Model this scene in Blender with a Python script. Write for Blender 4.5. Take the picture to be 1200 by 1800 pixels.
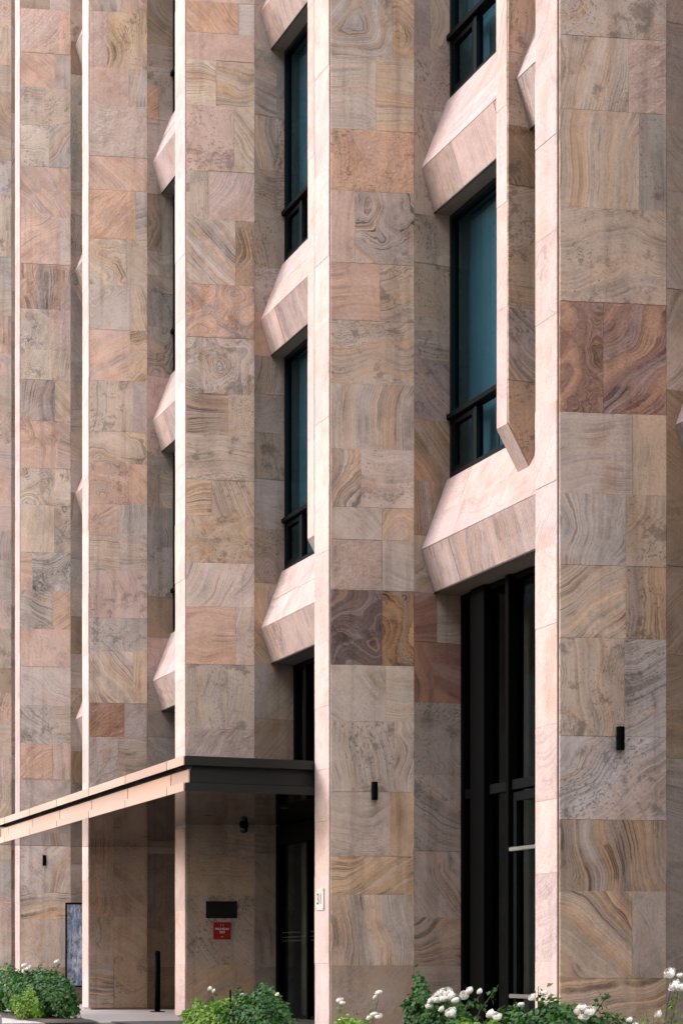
import bpy, math, random
from mathutils import Vector, Matrix, noise
R = math.radians
scene = bpy.context.scene
for o in list(bpy.data.objects):
    bpy.data.objects.remove(o)
col = scene.collection

# ------------------------------------------------------------------ camera
# World: +X runs along the street towards the viewer, +Y into the building, Z up.
# The pier fronts stand at Y = 0, the pavement is at Z = 0. Units are metres.
THETA = 21.583
cam_d = bpy.data.cameras.new('camera')
cam_d.sensor_fit = 'VERTICAL'
cam_d.sensor_height = 36.0
cam_d.sensor_width = 24.0
cam_d.lens = 68.0
cam_d.shift_y = 0.4422
cam_d.clip_end = 2000
cam = bpy.data.objects.new('camera', cam_d)
cam.location = (14.535, -7.5, 0.705)
cam.rotation_euler = (R(90), 0, R(90 - THETA))
col.objects.link(cam)
scene.camera = cam

# ------------------------------------------------------------------ light
SUN_AZ = 23.0      # degrees from the facade normal, towards -X
SUN_EL = 19.0
sdir = Vector((-math.sin(R(SUN_AZ)) * math.cos(R(SUN_EL)), -math.cos(R(SUN_AZ)) * math.cos(R(SUN_EL)), math.sin(R(SUN_EL))))
world = bpy.data.worlds.new('World')
scene.world = world
world.use_nodes = True
wn = world.node_tree.nodes
wn.clear()
w_out = wn.new('ShaderNodeOutputWorld')
w_bg = wn.new('ShaderNodeBackground')
w_sky = wn.new('ShaderNodeTexSky')
w_sky.sky_type = 'NISHITA'
w_sky.sun_disc = False
w_sky.sun_elevation = R(SUN_EL)
w_sky.sun_rotation = math.atan2(sdir.x, sdir.y)
w_sky.dust_density = 1.0
w_sky.air_density = 1.0
w_sky.ozone_density = 0.6
w_bg.inputs['Strength'].default_value = 0.05
# thin even high cloud over the clear sky
w_cloud = wn.new('ShaderNodeMix')
w_cloud.data_type = 'RGBA'
w_cloud.blend_type = 'ADD'
w_cloud.inputs[0].default_value = 1.0
w_cloud.inputs[7].default_value = (12.4, 12.6, 12.7, 1.0)
world.node_tree.links.new(w_sky.outputs[0], w_cloud.inputs[6])
world.node_tree.links.new(w_cloud.outputs[2], w_bg.inputs[0])
world.node_tree.links.new(w_bg.outputs[0], w_out.inputs[0])
sun_d = bpy.data.lights.new('sun', 'SUN')
sun_d.energy = 0.5
sun_d.angle = R(14)
sun_d.color = (1.0, 0.92, 0.96)
sun = bpy.data.objects.new('sun', sun_d)
sun.rotation_euler = sdir.to_track_quat('Z', 'Y').to_euler()
sun.location = (-20, -30, 20)
col.objects.link(sun)
vs = scene.view_settings
vs.view_transform = 'Standard'
vs.look = 'None'
vs.exposure = 2.4
vs.gamma = 1.0
vs.use_curve_mapping = False
scene.render.engine = 'CYCLES'

# slab layout of the piers in metres: (start, end, bottom, top, stone, veining)
SIDES={-2:[(0,0.907,0.03,0.81,'li','h2'),(0,0.907,0.81,1.659,'or','h2'),(0,0.586,1.659,2.21,'pk','d2'),(0.586,0.907,1.659,2.21,'gr','s3'),(0,0.907,2.21,2.756,'or','h2'),(0,0.618,2.756,3.44,'gr','h1'),
(0.618,0.907,2.756,3.44,'pk','h2'),(0,0.387,3.44,4.299,'gr','v3'),(0.387,0.907,3.44,4.299,'pk','s3'),(0,0.907,4.299,4.8,'be','d2'),(0,0.576,4.8,5.732,'gr','s2'),(0.576,0.907,4.8,5.732,'pk','h2'),
(0,0.907,5.732,6.664,'or','s2'),(0,0.577,6.664,7.475,'bw','u3'),(0.577,0.907,6.664,7.475,'pk','s3'),(0,0.523,7.475,8.162,'gr','u3'),(0.523,0.907,7.475,8.162,'be','v3'),(0,0.462,8.162,8.797,'be','s3.'),
(0.462,0.907,8.162,8.797,'pk','v3'),(0,0.907,8.797,9.457,'cr','v3'),(0,0.435,9.457,10.04,'pk','s2'),(0.435,0.907,9.457,10.04,'pk','v3'),(0,0.907,10.04,10.979,'be','s3.'),(0,0.54,10.979,11.487,'bw','s3.'),
(0.54,0.907,10.979,11.487,'be','v3'),(0,0.907,11.487,12.366,'pk','h2'),(0,0.907,12.366,13.147,'or','v2.'),(0,0.512,13.147,14.065,'pk','s3.'),(0.512,0.907,13.147,14.065,'pk','v3'),(0,0.546,14.065,14.967,'cr','v3'),
(0.546,0.907,14.065,14.967,'mv','v3'),(0,0.585,14.967,15.803,'li','u3'),(0.585,0.907,14.967,15.803,'pk','v3'),(0,0.437,15.803,16.729,'pk','d2'),(0.437,0.907,15.803,16.729,'pk','s3'),(0,0.618,16.729,17.504,'gr','s3.'),
(0.618,0.907,16.729,17.504,'mv','v3'),(0,0.907,17.504,18.32,'pk','u3'),(0,0.907,18.32,18.958,'pk','s2'),(0,0.907,18.958,19.597,'pk','s2'),(0,0.614,19.597,20.133,'bw','h2'),(0.614,0.907,19.597,20.133,'gr','s3'),
(0,0.907,20.133,20.901,'cr','v3'),(0,0.485,20.901,21.466,'be','v3'),(0.485,0.907,20.901,21.466,'pk','v3'),(0,0.504,21.466,22.059,'gr','h1'),(0.504,0.907,21.466,22.059,'gr','h2'),(0,0.907,22.059,22.755,'gr','h2'),
(0,0.907,22.755,23.388,'pk','s2'),(0,0.59,23.388,24.092,'pk','s3.'),(0.59,0.907,23.388,24.092,'mv','v3'),(0,0.551,24.092,24.723,'bw','s2'),(0.551,0.907,24.092,24.723,'mv','h2')],
-1:[(0,0.907,0.03,0.644,'pk','v2.'),(0,0.907,0.644,1.389,'be','h1'),(0,0.481,1.389,2.082,'pk','h1'),(0.481,0.907,1.389,2.082,'pk','s3'),(0,0.373,2.082,2.889,'or','u3'),(0.373,0.907,2.082,2.889,'gr','s3'),
(0,0.907,2.889,3.73,'cr','h2'),(0,0.907,3.73,4.425,'cr','v3'),(0,0.907,4.425,4.989,'pk','v3'),(0,0.412,4.989,5.731,'bw','h2'),(0.412,0.907,4.989,5.731,'be','h2'),(0,0.907,5.731,6.334,'pk','v2.'),
(0,0.907,6.334,6.846,'bw','v2.'),(0,0.907,6.846,7.661,'be','v2.'),(0,0.907,7.661,8.26,'pk','s2'),(0,0.373,8.26,9.078,'pk','s2'),(0.373,0.907,8.26,9.078,'gr','h2'),(0,0.416,9.078,9.661,'gr','v2.'),
(0.416,0.907,9.078,9.661,'mv','v3'),(0,0.907,9.661,10.181,'pk','h1'),(0,0.907,10.181,10.807,'pk','h1'),(0,0.543,10.807,11.367,'bw','v2.'),(0.543,0.907,10.807,11.367,'pk','h2'),(0,0.907,11.367,12.137,'pk','s3.'),
(0,0.907,12.137,12.806,'be','s2'),(0,0.479,12.806,13.374,'cr','d2'),(0.479,0.907,12.806,13.374,'pk','s3'),(0,0.614,13.374,14.122,'cr','u3'),(0.614,0.907,13.374,14.122,'pk','v3'),(0,0.488,14.122,14.682,'or','s3.'),
(0.488,0.907,14.122,14.682,'gr','h2'),(0,0.907,14.682,15.357,'gr','h2'),(0,0.907,15.357,15.895,'be','v2.'),(0,0.541,15.895,16.623,'pk','d2'),(0.541,0.907,15.895,16.623,'be','v3'),(0,0.907,16.623,17.331,'li','v2.'),
(0,0.907,17.331,17.845,'bw','h2'),(0,0.907,17.845,18.77,'bw','d2'),(0,0.599,18.77,19.308,'pk','d2'),(0.599,0.907,18.77,19.308,'mv','h2'),(0,0.513,19.308,20.089,'li','d2'),(0.513,0.907,19.308,20.089,'be','v3'),
(0,0.585,20.089,21.007,'li','h1'),(0.585,0.907,20.089,21.007,'pk','s3'),(0,0.907,21.007,21.833,'li','u3')],
0:[(0.0,0.531,18.075,19.149,'bw','h2'),(0.531,0.907,18.075,19.149,'gr','h1'),(0.0,0.695,17.28,18.075,'pk','u2r'),(0.695,0.907,17.28,18.075,'or','s3.'),(0.0,0.623,16.65,17.28,'or','d2'),(0.623,0.907,16.65,17.28,'mv','s1'),
(0.0,0.429,15.968,16.65,'be','h2.'),(0.429,0.907,15.968,16.65,'be','u2.'),(0.0,0.521,15.214,15.968,'cr','s2.'),(0.521,0.907,15.214,15.968,'gr','u4'),(0.0,0.592,14.306,15.214,'pk','d2'),(0.592,0.907,14.306,15.214,'pk','d2'),
(0.0,0.685,13.448,14.306,'pk','u2'),(0.685,0.907,13.448,14.306,'li','s1'),(0.0,0.286,12.622,13.448,'or','v3r'),(0.286,0.907,12.622,13.448,'mv','v4r'),(0.0,0.521,11.889,12.622,'cr','s4.'),(0.521,0.907,11.889,12.622,'pk','s1r'),
(0.0,0.511,11.342,11.889,'cr','s1.'),(0.511,0.907,11.342,11.889,'cr','v3'),(0.0,0.623,10.598,11.342,'mv','v4r'),(0.623,0.907,10.598,11.342,'cr','d3'),(0.0,0.674,9.731,10.598,'or','s3'),(0.674,0.907,9.731,10.598,'mv','h3'),
(0.0,0.907,9.059,9.731,'cr','s4.'),(0.0,0.613,8.202,9.059,'cr','v2'),(0.613,0.907,8.202,9.059,'gr','s3.'),(0.0,0.214,7.51,8.202,'or','h3'),(0.214,0.907,7.51,8.202,'gr','s5.'),(0.0,0.582,6.808,7.51,'gr','d4.'),
(0.582,0.907,6.808,7.51,'or','u3'),(0.0,0.907,6.126,6.808,'pk','v1'),(0.0,0.907,5.414,6.126,'li','d1'),(0.0,0.521,4.701,5.414,'gr','d3.'),(0.521,0.907,4.701,5.414,'gr','h2.'),(0.0,0.582,4.082,4.701,'or','u2r'),
(0.582,0.907,4.082,4.701,'pk','v3'),(0.0,0.907,2.863,4.082,'mv','s2'),(0.0,0.439,2.016,2.863,'li','d2.'),(0.439,0.907,2.016,2.863,'be','u3o'),(0.0,0.907,1.531,2.016,'oc','h5o'),(0.0,0.439,0.663,1.531,'be','s3'),
(0.439,0.907,0.663,1.531,'gr','v3'),(0.0,0.907,0.03,0.663,'bw','h2')],
1:[(0.0,0.498,15.709,16.675,'gr','d3'),(0.498,0.907,15.709,16.675,'or','s2'),(0.0,0.284,14.824,15.709,'pk','d1r'),(0.284,0.907,14.824,15.709,'oc','v4o.'),(0.0,0.622,14.234,14.824,'pk','s1'),(0.622,0.907,14.234,14.824,'gr','v3'),
(0.0,0.907,13.429,14.234,'li','h1r'),(0.0,0.907,12.901,13.429,'pk','d2'),(0.0,0.729,12.132,12.901,'or','u2r'),(0.729,0.907,12.132,12.901,'gr','h3.'),(0.0,0.578,11.408,12.132,'cr','s5'),(0.578,0.907,11.408,12.132,'cr','d2'),
(0.0,0.64,10.702,11.408,'li','s1'),(0.64,0.907,10.702,11.408,'be','v3'),(0.0,0.64,9.906,10.702,'pk','u2'),(0.64,0.907,9.906,10.702,'oc','s4'),(0.0,0.685,9.101,9.906,'gr','v2.'),(0.685,0.907,9.101,9.906,'mv','s1'),
(0.0,0.907,8.6,9.101,'be','s4'),(0.0,0.622,7.957,8.6,'or','s3.'),(0.622,0.907,7.957,8.6,'or','d2'),(0.0,0.453,7.501,7.957,'or','u1r'),(0.453,0.907,7.501,7.957,'gr','v2'),(0.0,0.471,6.919,7.501,'be','h3'),
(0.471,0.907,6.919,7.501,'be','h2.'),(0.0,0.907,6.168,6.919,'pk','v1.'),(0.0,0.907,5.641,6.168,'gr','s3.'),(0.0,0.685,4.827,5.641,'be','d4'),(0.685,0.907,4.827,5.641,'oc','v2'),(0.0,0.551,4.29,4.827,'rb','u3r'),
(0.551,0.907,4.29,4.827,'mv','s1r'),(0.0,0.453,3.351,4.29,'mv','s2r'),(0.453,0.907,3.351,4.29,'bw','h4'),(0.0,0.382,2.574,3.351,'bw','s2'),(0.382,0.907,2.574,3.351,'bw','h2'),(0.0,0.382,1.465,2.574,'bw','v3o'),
(0.382,0.907,1.465,2.574,'bw','d2'),(0.0,0.382,0.848,1.465,'bw','s3'),(0.382,0.907,0.848,1.465,'bw','d2'),(0.0,0.382,0.03,0.848,'bw','h4'),(0.382,0.907,0.03,0.848,'bw','s1.')],  # below the canopy all brown, its shade painted into the stone tint
2:[(0.0,0.55,13.465,14.142,'pk','h2'),(0.55,0.907,13.465,14.142,'be','u2'),(0.0,0.693,13.051,13.465,'or','d3'),(0.693,0.907,13.051,13.465,'li','h1.'),(0.0,0.907,12.69,13.051,'pk','s1'),(0.0,0.399,12.081,12.69,'cr','h3'),
(0.399,0.907,12.081,12.69,'oc','h3o'),(0.0,0.64,11.223,12.081,'pk','s1.'),(0.64,0.907,11.223,12.081,'cr','d2'),(0.0,0.293,10.576,11.223,'be','v2.'),(0.293,0.907,10.576,11.223,'pk','u2'),(0.0,0.656,9.718,10.576,'be','d4o'),
(0.656,0.907,9.718,10.576,'bw','v4r'),(0.0,0.907,9.018,9.718,'or','s4r'),(0.0,0.907,8.274,9.018,'be','s5.'),(0.0,0.561,7.724,8.274,'bw','h5'),(0.561,0.907,7.724,8.274,'be','s2.'),(0.0,0.907,7.13,7.724,'be','h3.'),
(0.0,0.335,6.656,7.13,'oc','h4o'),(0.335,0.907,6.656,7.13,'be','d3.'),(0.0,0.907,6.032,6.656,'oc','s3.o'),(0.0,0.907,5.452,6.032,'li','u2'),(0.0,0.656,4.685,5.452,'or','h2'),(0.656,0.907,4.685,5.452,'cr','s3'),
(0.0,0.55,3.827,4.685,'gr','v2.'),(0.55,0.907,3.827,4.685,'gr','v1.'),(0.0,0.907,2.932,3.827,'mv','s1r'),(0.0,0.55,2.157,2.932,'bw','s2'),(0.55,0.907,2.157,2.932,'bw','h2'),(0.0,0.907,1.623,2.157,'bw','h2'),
(0.0,0.907,0.705,1.623,'bw','d2.'),(0.0,0.907,0.03,0.705,'bw','u2')],  # low slabs browned alike to paint in the shade under the canopy
3:[(0.0,0.675,10.447,11.603,'gr','s4'),(0.675,0.907,10.447,11.603,'oc','s4'),(0.0,0.495,9.656,10.447,'cr','h2'),(0.495,0.907,9.656,10.447,'cr','h2o'),(0.0,0.907,8.998,9.656,'or','s2r.'),(0.0,0.267,8.226,8.998,'pk','v1'),
(0.267,0.907,8.226,8.998,'be','s5'),(0.0,0.539,7.611,8.226,'or','h2'),(0.539,0.907,7.611,8.226,'be','h3.'),(0.0,0.907,6.93,7.611,'be','h2.o'),(0.0,0.907,6.236,6.93,'be','v3o'),(0.0,0.329,5.609,6.236,'be','s4'),
(0.329,0.907,5.609,6.236,'li','h1.'),(0.0,0.56,5.262,5.609,'gr','d1'),(0.56,0.907,5.262,5.609,'oc','s3'),(0.0,0.56,4.721,5.262,'mv','s1r'),(0.56,0.907,4.721,5.262,'gr','h1'),(0.0,0.56,3.918,4.721,'db','s4.'),
(0.56,0.907,3.918,4.721,'gk','s5.'),(0.0,0.6,3.315,3.918,'gr','d2'),(0.6,0.907,3.315,3.918,'gr','h2'),(0.0,0.693,2.561,3.315,'gr','v2.'),(0.693,0.907,2.561,3.315,'be','v4o'),(0.0,0.65,1.867,2.561,'be','h2'),
(0.65,0.907,1.867,2.561,'oc','v2o'),(0.0,0.907,1.459,1.867,'oc','u4o'),(0.0,0.907,0.699,1.459,'cr','v4o'),(0.0,0.907,0.03,0.699,'bw','u1')],
4:[(0.0,0.907,8.345,9.046,'be','s3.o'),(0.0,0.586,7.738,8.345,'be','v3.'),(0.586,0.907,7.738,8.345,'pk','u1r'),(0.0,0.678,6.935,7.738,'be','v3o'),(0.678,0.907,6.935,7.738,'gg','v1.'),(0.0,0.907,6.159,6.935,'be','h2.'),
(0.0,0.372,5.249,6.159,'rb','s4r'),(0.372,0.907,5.249,6.159,'rb','u4r'),(0.0,0.62,4.581,5.249,'be','h2'),(0.62,0.907,4.581,5.249,'oc','v1'),(0.0,0.562,3.992,4.581,'gr','v3'),(0.562,0.907,3.992,4.581,'be','u2.'),
(0.0,0.562,3.395,3.992,'be','u4'),(0.562,0.907,3.395,3.992,'bw','v4.'),(0.0,0.552,2.587,3.395,'be','v3.'),(0.552,0.907,2.587,3.395,'gr','h3.'),(0.0,0.907,1.9,2.587,'li','u3.o'),(0.0,0.907,1.312,1.9,'bw','v5o'),
(0.0,0.615,0.595,1.312,'be','d4o'),(0.615,0.907,0.595,1.312,'be','s2o'),(0.0,0.907,0.03,0.595,'oc','h4o')],
5:[(0,0.38,0.03,0.768,'or','s3.'),(0.38,0.907,0.03,0.768,'mv','h2'),(0,0.907,0.768,1.317,'li','d2'),(0,0.907,1.317,1.912,'cr','u3'),(0,0.59,1.912,2.448,'gr','v2.'),(0.59,0.907,1.912,2.448,'be','v3'),
(0,0.414,2.448,3.292,'or','v2.'),(0.414,0.907,2.448,3.292,'mv','s3'),(0,0.467,3.292,4.074,'bw','h1'),(0.467,0.907,3.292,4.074,'gr','s3'),(0,0.53,4.074,4.792,'or','u3'),(0.53,0.907,4.074,4.792,'mv','h2'),
(0,0.363,4.792,5.33,'li','s2'),(0.363,0.907,4.792,5.33,'gr','h2'),(0,0.388,5.33,5.897,'cr','s2'),(0.388,0.907,5.33,5.897,'gr','v3'),(0,0.907,5.897,6.544,'pk','s3.')],
}
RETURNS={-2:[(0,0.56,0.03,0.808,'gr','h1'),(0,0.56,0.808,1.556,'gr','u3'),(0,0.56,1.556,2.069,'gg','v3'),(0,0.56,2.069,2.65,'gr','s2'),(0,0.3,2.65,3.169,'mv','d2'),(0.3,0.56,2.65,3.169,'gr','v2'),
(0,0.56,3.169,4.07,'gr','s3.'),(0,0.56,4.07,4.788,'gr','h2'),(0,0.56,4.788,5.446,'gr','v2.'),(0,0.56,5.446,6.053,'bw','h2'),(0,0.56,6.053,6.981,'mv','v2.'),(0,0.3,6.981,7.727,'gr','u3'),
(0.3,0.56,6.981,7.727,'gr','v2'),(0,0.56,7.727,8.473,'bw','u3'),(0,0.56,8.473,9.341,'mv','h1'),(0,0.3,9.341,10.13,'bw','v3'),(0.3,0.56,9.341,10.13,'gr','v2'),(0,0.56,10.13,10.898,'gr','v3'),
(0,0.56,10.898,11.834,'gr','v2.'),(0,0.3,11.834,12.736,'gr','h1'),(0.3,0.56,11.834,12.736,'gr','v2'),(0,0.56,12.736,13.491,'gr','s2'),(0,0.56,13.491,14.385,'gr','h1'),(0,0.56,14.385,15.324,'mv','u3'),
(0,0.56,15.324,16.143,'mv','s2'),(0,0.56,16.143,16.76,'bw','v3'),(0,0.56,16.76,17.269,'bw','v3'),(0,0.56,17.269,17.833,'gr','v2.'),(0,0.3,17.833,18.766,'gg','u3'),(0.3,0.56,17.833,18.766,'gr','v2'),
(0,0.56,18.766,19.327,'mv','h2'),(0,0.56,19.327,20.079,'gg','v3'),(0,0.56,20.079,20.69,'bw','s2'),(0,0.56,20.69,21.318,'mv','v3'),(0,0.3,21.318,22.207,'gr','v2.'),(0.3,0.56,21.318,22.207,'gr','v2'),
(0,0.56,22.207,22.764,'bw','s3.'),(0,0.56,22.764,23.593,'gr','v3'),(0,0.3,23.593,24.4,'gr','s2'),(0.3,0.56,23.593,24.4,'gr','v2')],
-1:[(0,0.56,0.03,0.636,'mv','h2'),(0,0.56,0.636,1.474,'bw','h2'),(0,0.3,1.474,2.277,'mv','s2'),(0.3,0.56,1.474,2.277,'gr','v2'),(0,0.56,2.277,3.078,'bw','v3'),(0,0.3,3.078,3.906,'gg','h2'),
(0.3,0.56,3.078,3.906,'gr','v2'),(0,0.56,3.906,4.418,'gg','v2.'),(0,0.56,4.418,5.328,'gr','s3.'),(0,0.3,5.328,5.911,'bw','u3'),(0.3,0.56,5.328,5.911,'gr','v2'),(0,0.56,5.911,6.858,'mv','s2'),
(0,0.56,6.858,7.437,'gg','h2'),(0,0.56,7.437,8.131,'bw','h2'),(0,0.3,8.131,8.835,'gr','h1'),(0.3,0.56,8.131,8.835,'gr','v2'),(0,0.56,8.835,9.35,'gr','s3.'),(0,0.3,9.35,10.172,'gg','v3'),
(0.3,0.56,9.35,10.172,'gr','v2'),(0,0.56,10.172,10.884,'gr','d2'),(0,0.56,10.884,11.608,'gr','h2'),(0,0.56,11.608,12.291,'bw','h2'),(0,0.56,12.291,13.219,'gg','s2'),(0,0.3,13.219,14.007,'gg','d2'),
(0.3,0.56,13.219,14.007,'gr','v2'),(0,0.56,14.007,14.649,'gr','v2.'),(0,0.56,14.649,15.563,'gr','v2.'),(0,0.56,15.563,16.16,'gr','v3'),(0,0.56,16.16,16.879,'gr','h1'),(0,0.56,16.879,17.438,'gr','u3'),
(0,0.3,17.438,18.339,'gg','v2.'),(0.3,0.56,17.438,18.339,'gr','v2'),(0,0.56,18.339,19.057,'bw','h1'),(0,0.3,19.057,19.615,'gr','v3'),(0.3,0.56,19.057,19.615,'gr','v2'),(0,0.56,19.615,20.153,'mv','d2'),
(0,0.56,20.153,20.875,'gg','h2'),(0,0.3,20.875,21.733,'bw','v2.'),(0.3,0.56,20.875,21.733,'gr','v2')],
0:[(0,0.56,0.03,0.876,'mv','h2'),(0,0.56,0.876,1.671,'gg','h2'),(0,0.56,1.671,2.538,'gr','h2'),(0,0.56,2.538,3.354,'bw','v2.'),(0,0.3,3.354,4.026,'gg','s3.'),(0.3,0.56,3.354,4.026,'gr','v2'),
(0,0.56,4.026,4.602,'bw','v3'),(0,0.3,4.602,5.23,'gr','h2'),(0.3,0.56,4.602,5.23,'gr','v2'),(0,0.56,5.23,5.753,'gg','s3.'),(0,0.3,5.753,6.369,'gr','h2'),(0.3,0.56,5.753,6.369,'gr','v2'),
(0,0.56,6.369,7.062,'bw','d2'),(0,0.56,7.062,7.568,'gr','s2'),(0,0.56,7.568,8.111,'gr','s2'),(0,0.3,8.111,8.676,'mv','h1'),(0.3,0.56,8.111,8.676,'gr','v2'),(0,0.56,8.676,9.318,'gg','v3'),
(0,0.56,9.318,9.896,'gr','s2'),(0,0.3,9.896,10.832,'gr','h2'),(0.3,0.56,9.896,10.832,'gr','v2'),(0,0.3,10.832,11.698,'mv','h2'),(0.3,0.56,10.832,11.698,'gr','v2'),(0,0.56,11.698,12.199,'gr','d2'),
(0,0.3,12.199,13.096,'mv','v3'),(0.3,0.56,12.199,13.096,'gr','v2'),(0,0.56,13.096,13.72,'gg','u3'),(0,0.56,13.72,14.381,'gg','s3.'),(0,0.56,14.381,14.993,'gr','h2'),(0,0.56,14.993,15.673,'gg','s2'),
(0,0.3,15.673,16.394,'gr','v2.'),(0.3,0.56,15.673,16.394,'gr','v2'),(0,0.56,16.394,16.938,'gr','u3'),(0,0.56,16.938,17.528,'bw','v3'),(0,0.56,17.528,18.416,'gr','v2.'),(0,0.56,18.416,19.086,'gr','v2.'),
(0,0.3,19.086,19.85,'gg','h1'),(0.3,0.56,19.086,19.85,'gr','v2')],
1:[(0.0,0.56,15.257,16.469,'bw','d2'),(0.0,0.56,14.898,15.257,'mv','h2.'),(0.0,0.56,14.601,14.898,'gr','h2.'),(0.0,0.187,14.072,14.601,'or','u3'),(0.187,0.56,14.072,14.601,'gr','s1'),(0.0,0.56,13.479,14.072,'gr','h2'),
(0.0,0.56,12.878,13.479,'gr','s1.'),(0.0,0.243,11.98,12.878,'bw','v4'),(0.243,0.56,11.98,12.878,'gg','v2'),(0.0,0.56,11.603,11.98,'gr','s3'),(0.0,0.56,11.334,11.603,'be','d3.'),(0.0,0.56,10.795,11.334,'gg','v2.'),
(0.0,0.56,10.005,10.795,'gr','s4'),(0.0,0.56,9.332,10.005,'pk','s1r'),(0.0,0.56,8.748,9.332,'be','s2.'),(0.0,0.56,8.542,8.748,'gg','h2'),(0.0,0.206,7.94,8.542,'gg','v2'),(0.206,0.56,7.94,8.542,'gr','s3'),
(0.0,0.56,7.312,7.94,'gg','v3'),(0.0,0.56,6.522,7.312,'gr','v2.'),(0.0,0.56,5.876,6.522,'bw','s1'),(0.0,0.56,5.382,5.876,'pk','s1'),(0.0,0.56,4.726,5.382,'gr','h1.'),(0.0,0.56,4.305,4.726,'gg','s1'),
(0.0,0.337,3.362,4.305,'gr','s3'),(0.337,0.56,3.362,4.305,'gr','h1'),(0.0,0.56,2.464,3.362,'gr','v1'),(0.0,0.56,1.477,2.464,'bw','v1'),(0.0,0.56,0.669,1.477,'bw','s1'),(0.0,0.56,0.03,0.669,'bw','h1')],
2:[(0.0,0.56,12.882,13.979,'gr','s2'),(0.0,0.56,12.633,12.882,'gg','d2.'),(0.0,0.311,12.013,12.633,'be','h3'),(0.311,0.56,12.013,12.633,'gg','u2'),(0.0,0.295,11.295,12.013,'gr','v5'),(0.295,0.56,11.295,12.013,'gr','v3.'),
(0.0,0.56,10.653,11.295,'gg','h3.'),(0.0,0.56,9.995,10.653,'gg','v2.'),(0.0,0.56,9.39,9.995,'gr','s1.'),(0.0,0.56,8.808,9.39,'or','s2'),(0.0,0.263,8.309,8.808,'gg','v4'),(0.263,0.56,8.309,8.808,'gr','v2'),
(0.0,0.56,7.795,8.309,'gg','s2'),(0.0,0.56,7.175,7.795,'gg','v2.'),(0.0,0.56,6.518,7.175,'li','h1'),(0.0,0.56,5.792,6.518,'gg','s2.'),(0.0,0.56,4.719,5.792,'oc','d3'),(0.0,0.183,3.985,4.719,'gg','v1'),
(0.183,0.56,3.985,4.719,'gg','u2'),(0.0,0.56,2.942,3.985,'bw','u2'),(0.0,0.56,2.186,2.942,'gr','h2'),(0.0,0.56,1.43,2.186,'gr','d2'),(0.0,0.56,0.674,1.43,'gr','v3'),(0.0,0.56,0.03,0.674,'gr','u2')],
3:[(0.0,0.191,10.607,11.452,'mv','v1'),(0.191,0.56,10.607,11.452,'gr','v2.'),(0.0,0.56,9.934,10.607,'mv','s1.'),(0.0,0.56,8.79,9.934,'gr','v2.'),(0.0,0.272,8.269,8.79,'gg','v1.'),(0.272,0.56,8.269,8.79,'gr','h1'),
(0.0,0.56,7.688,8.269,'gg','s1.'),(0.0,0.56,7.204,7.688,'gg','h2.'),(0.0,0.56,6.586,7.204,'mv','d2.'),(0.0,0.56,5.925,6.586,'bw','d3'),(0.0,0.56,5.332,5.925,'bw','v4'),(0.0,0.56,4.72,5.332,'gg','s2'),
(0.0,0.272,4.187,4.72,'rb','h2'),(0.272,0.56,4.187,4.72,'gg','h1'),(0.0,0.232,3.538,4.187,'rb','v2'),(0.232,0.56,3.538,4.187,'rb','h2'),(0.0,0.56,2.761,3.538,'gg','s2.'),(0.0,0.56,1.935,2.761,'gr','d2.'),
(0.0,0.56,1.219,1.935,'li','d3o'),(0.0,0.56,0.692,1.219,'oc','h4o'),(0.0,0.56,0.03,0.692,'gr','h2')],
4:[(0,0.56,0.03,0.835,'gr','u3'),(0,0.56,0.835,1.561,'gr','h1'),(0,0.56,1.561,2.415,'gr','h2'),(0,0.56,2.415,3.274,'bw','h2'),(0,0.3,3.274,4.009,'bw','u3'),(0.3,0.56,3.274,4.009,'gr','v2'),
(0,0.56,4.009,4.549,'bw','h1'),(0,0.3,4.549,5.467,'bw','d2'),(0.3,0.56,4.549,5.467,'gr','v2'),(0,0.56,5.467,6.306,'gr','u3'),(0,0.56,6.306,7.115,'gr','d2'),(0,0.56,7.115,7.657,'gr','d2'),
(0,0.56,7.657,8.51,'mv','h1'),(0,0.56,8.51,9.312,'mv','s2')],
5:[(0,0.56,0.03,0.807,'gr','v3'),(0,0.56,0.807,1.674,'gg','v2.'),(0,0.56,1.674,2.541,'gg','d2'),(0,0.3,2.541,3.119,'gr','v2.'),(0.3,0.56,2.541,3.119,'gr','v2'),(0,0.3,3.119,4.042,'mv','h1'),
(0.3,0.56,3.119,4.042,'gr','v2'),(0,0.56,4.042,4.983,'bw','s2'),(0,0.56,4.983,5.706,'bw','v2.'),(0,0.3,5.706,6.628,'gr','u3'),(0.3,0.56,5.706,6.628,'gr','v2')],
}
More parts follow.
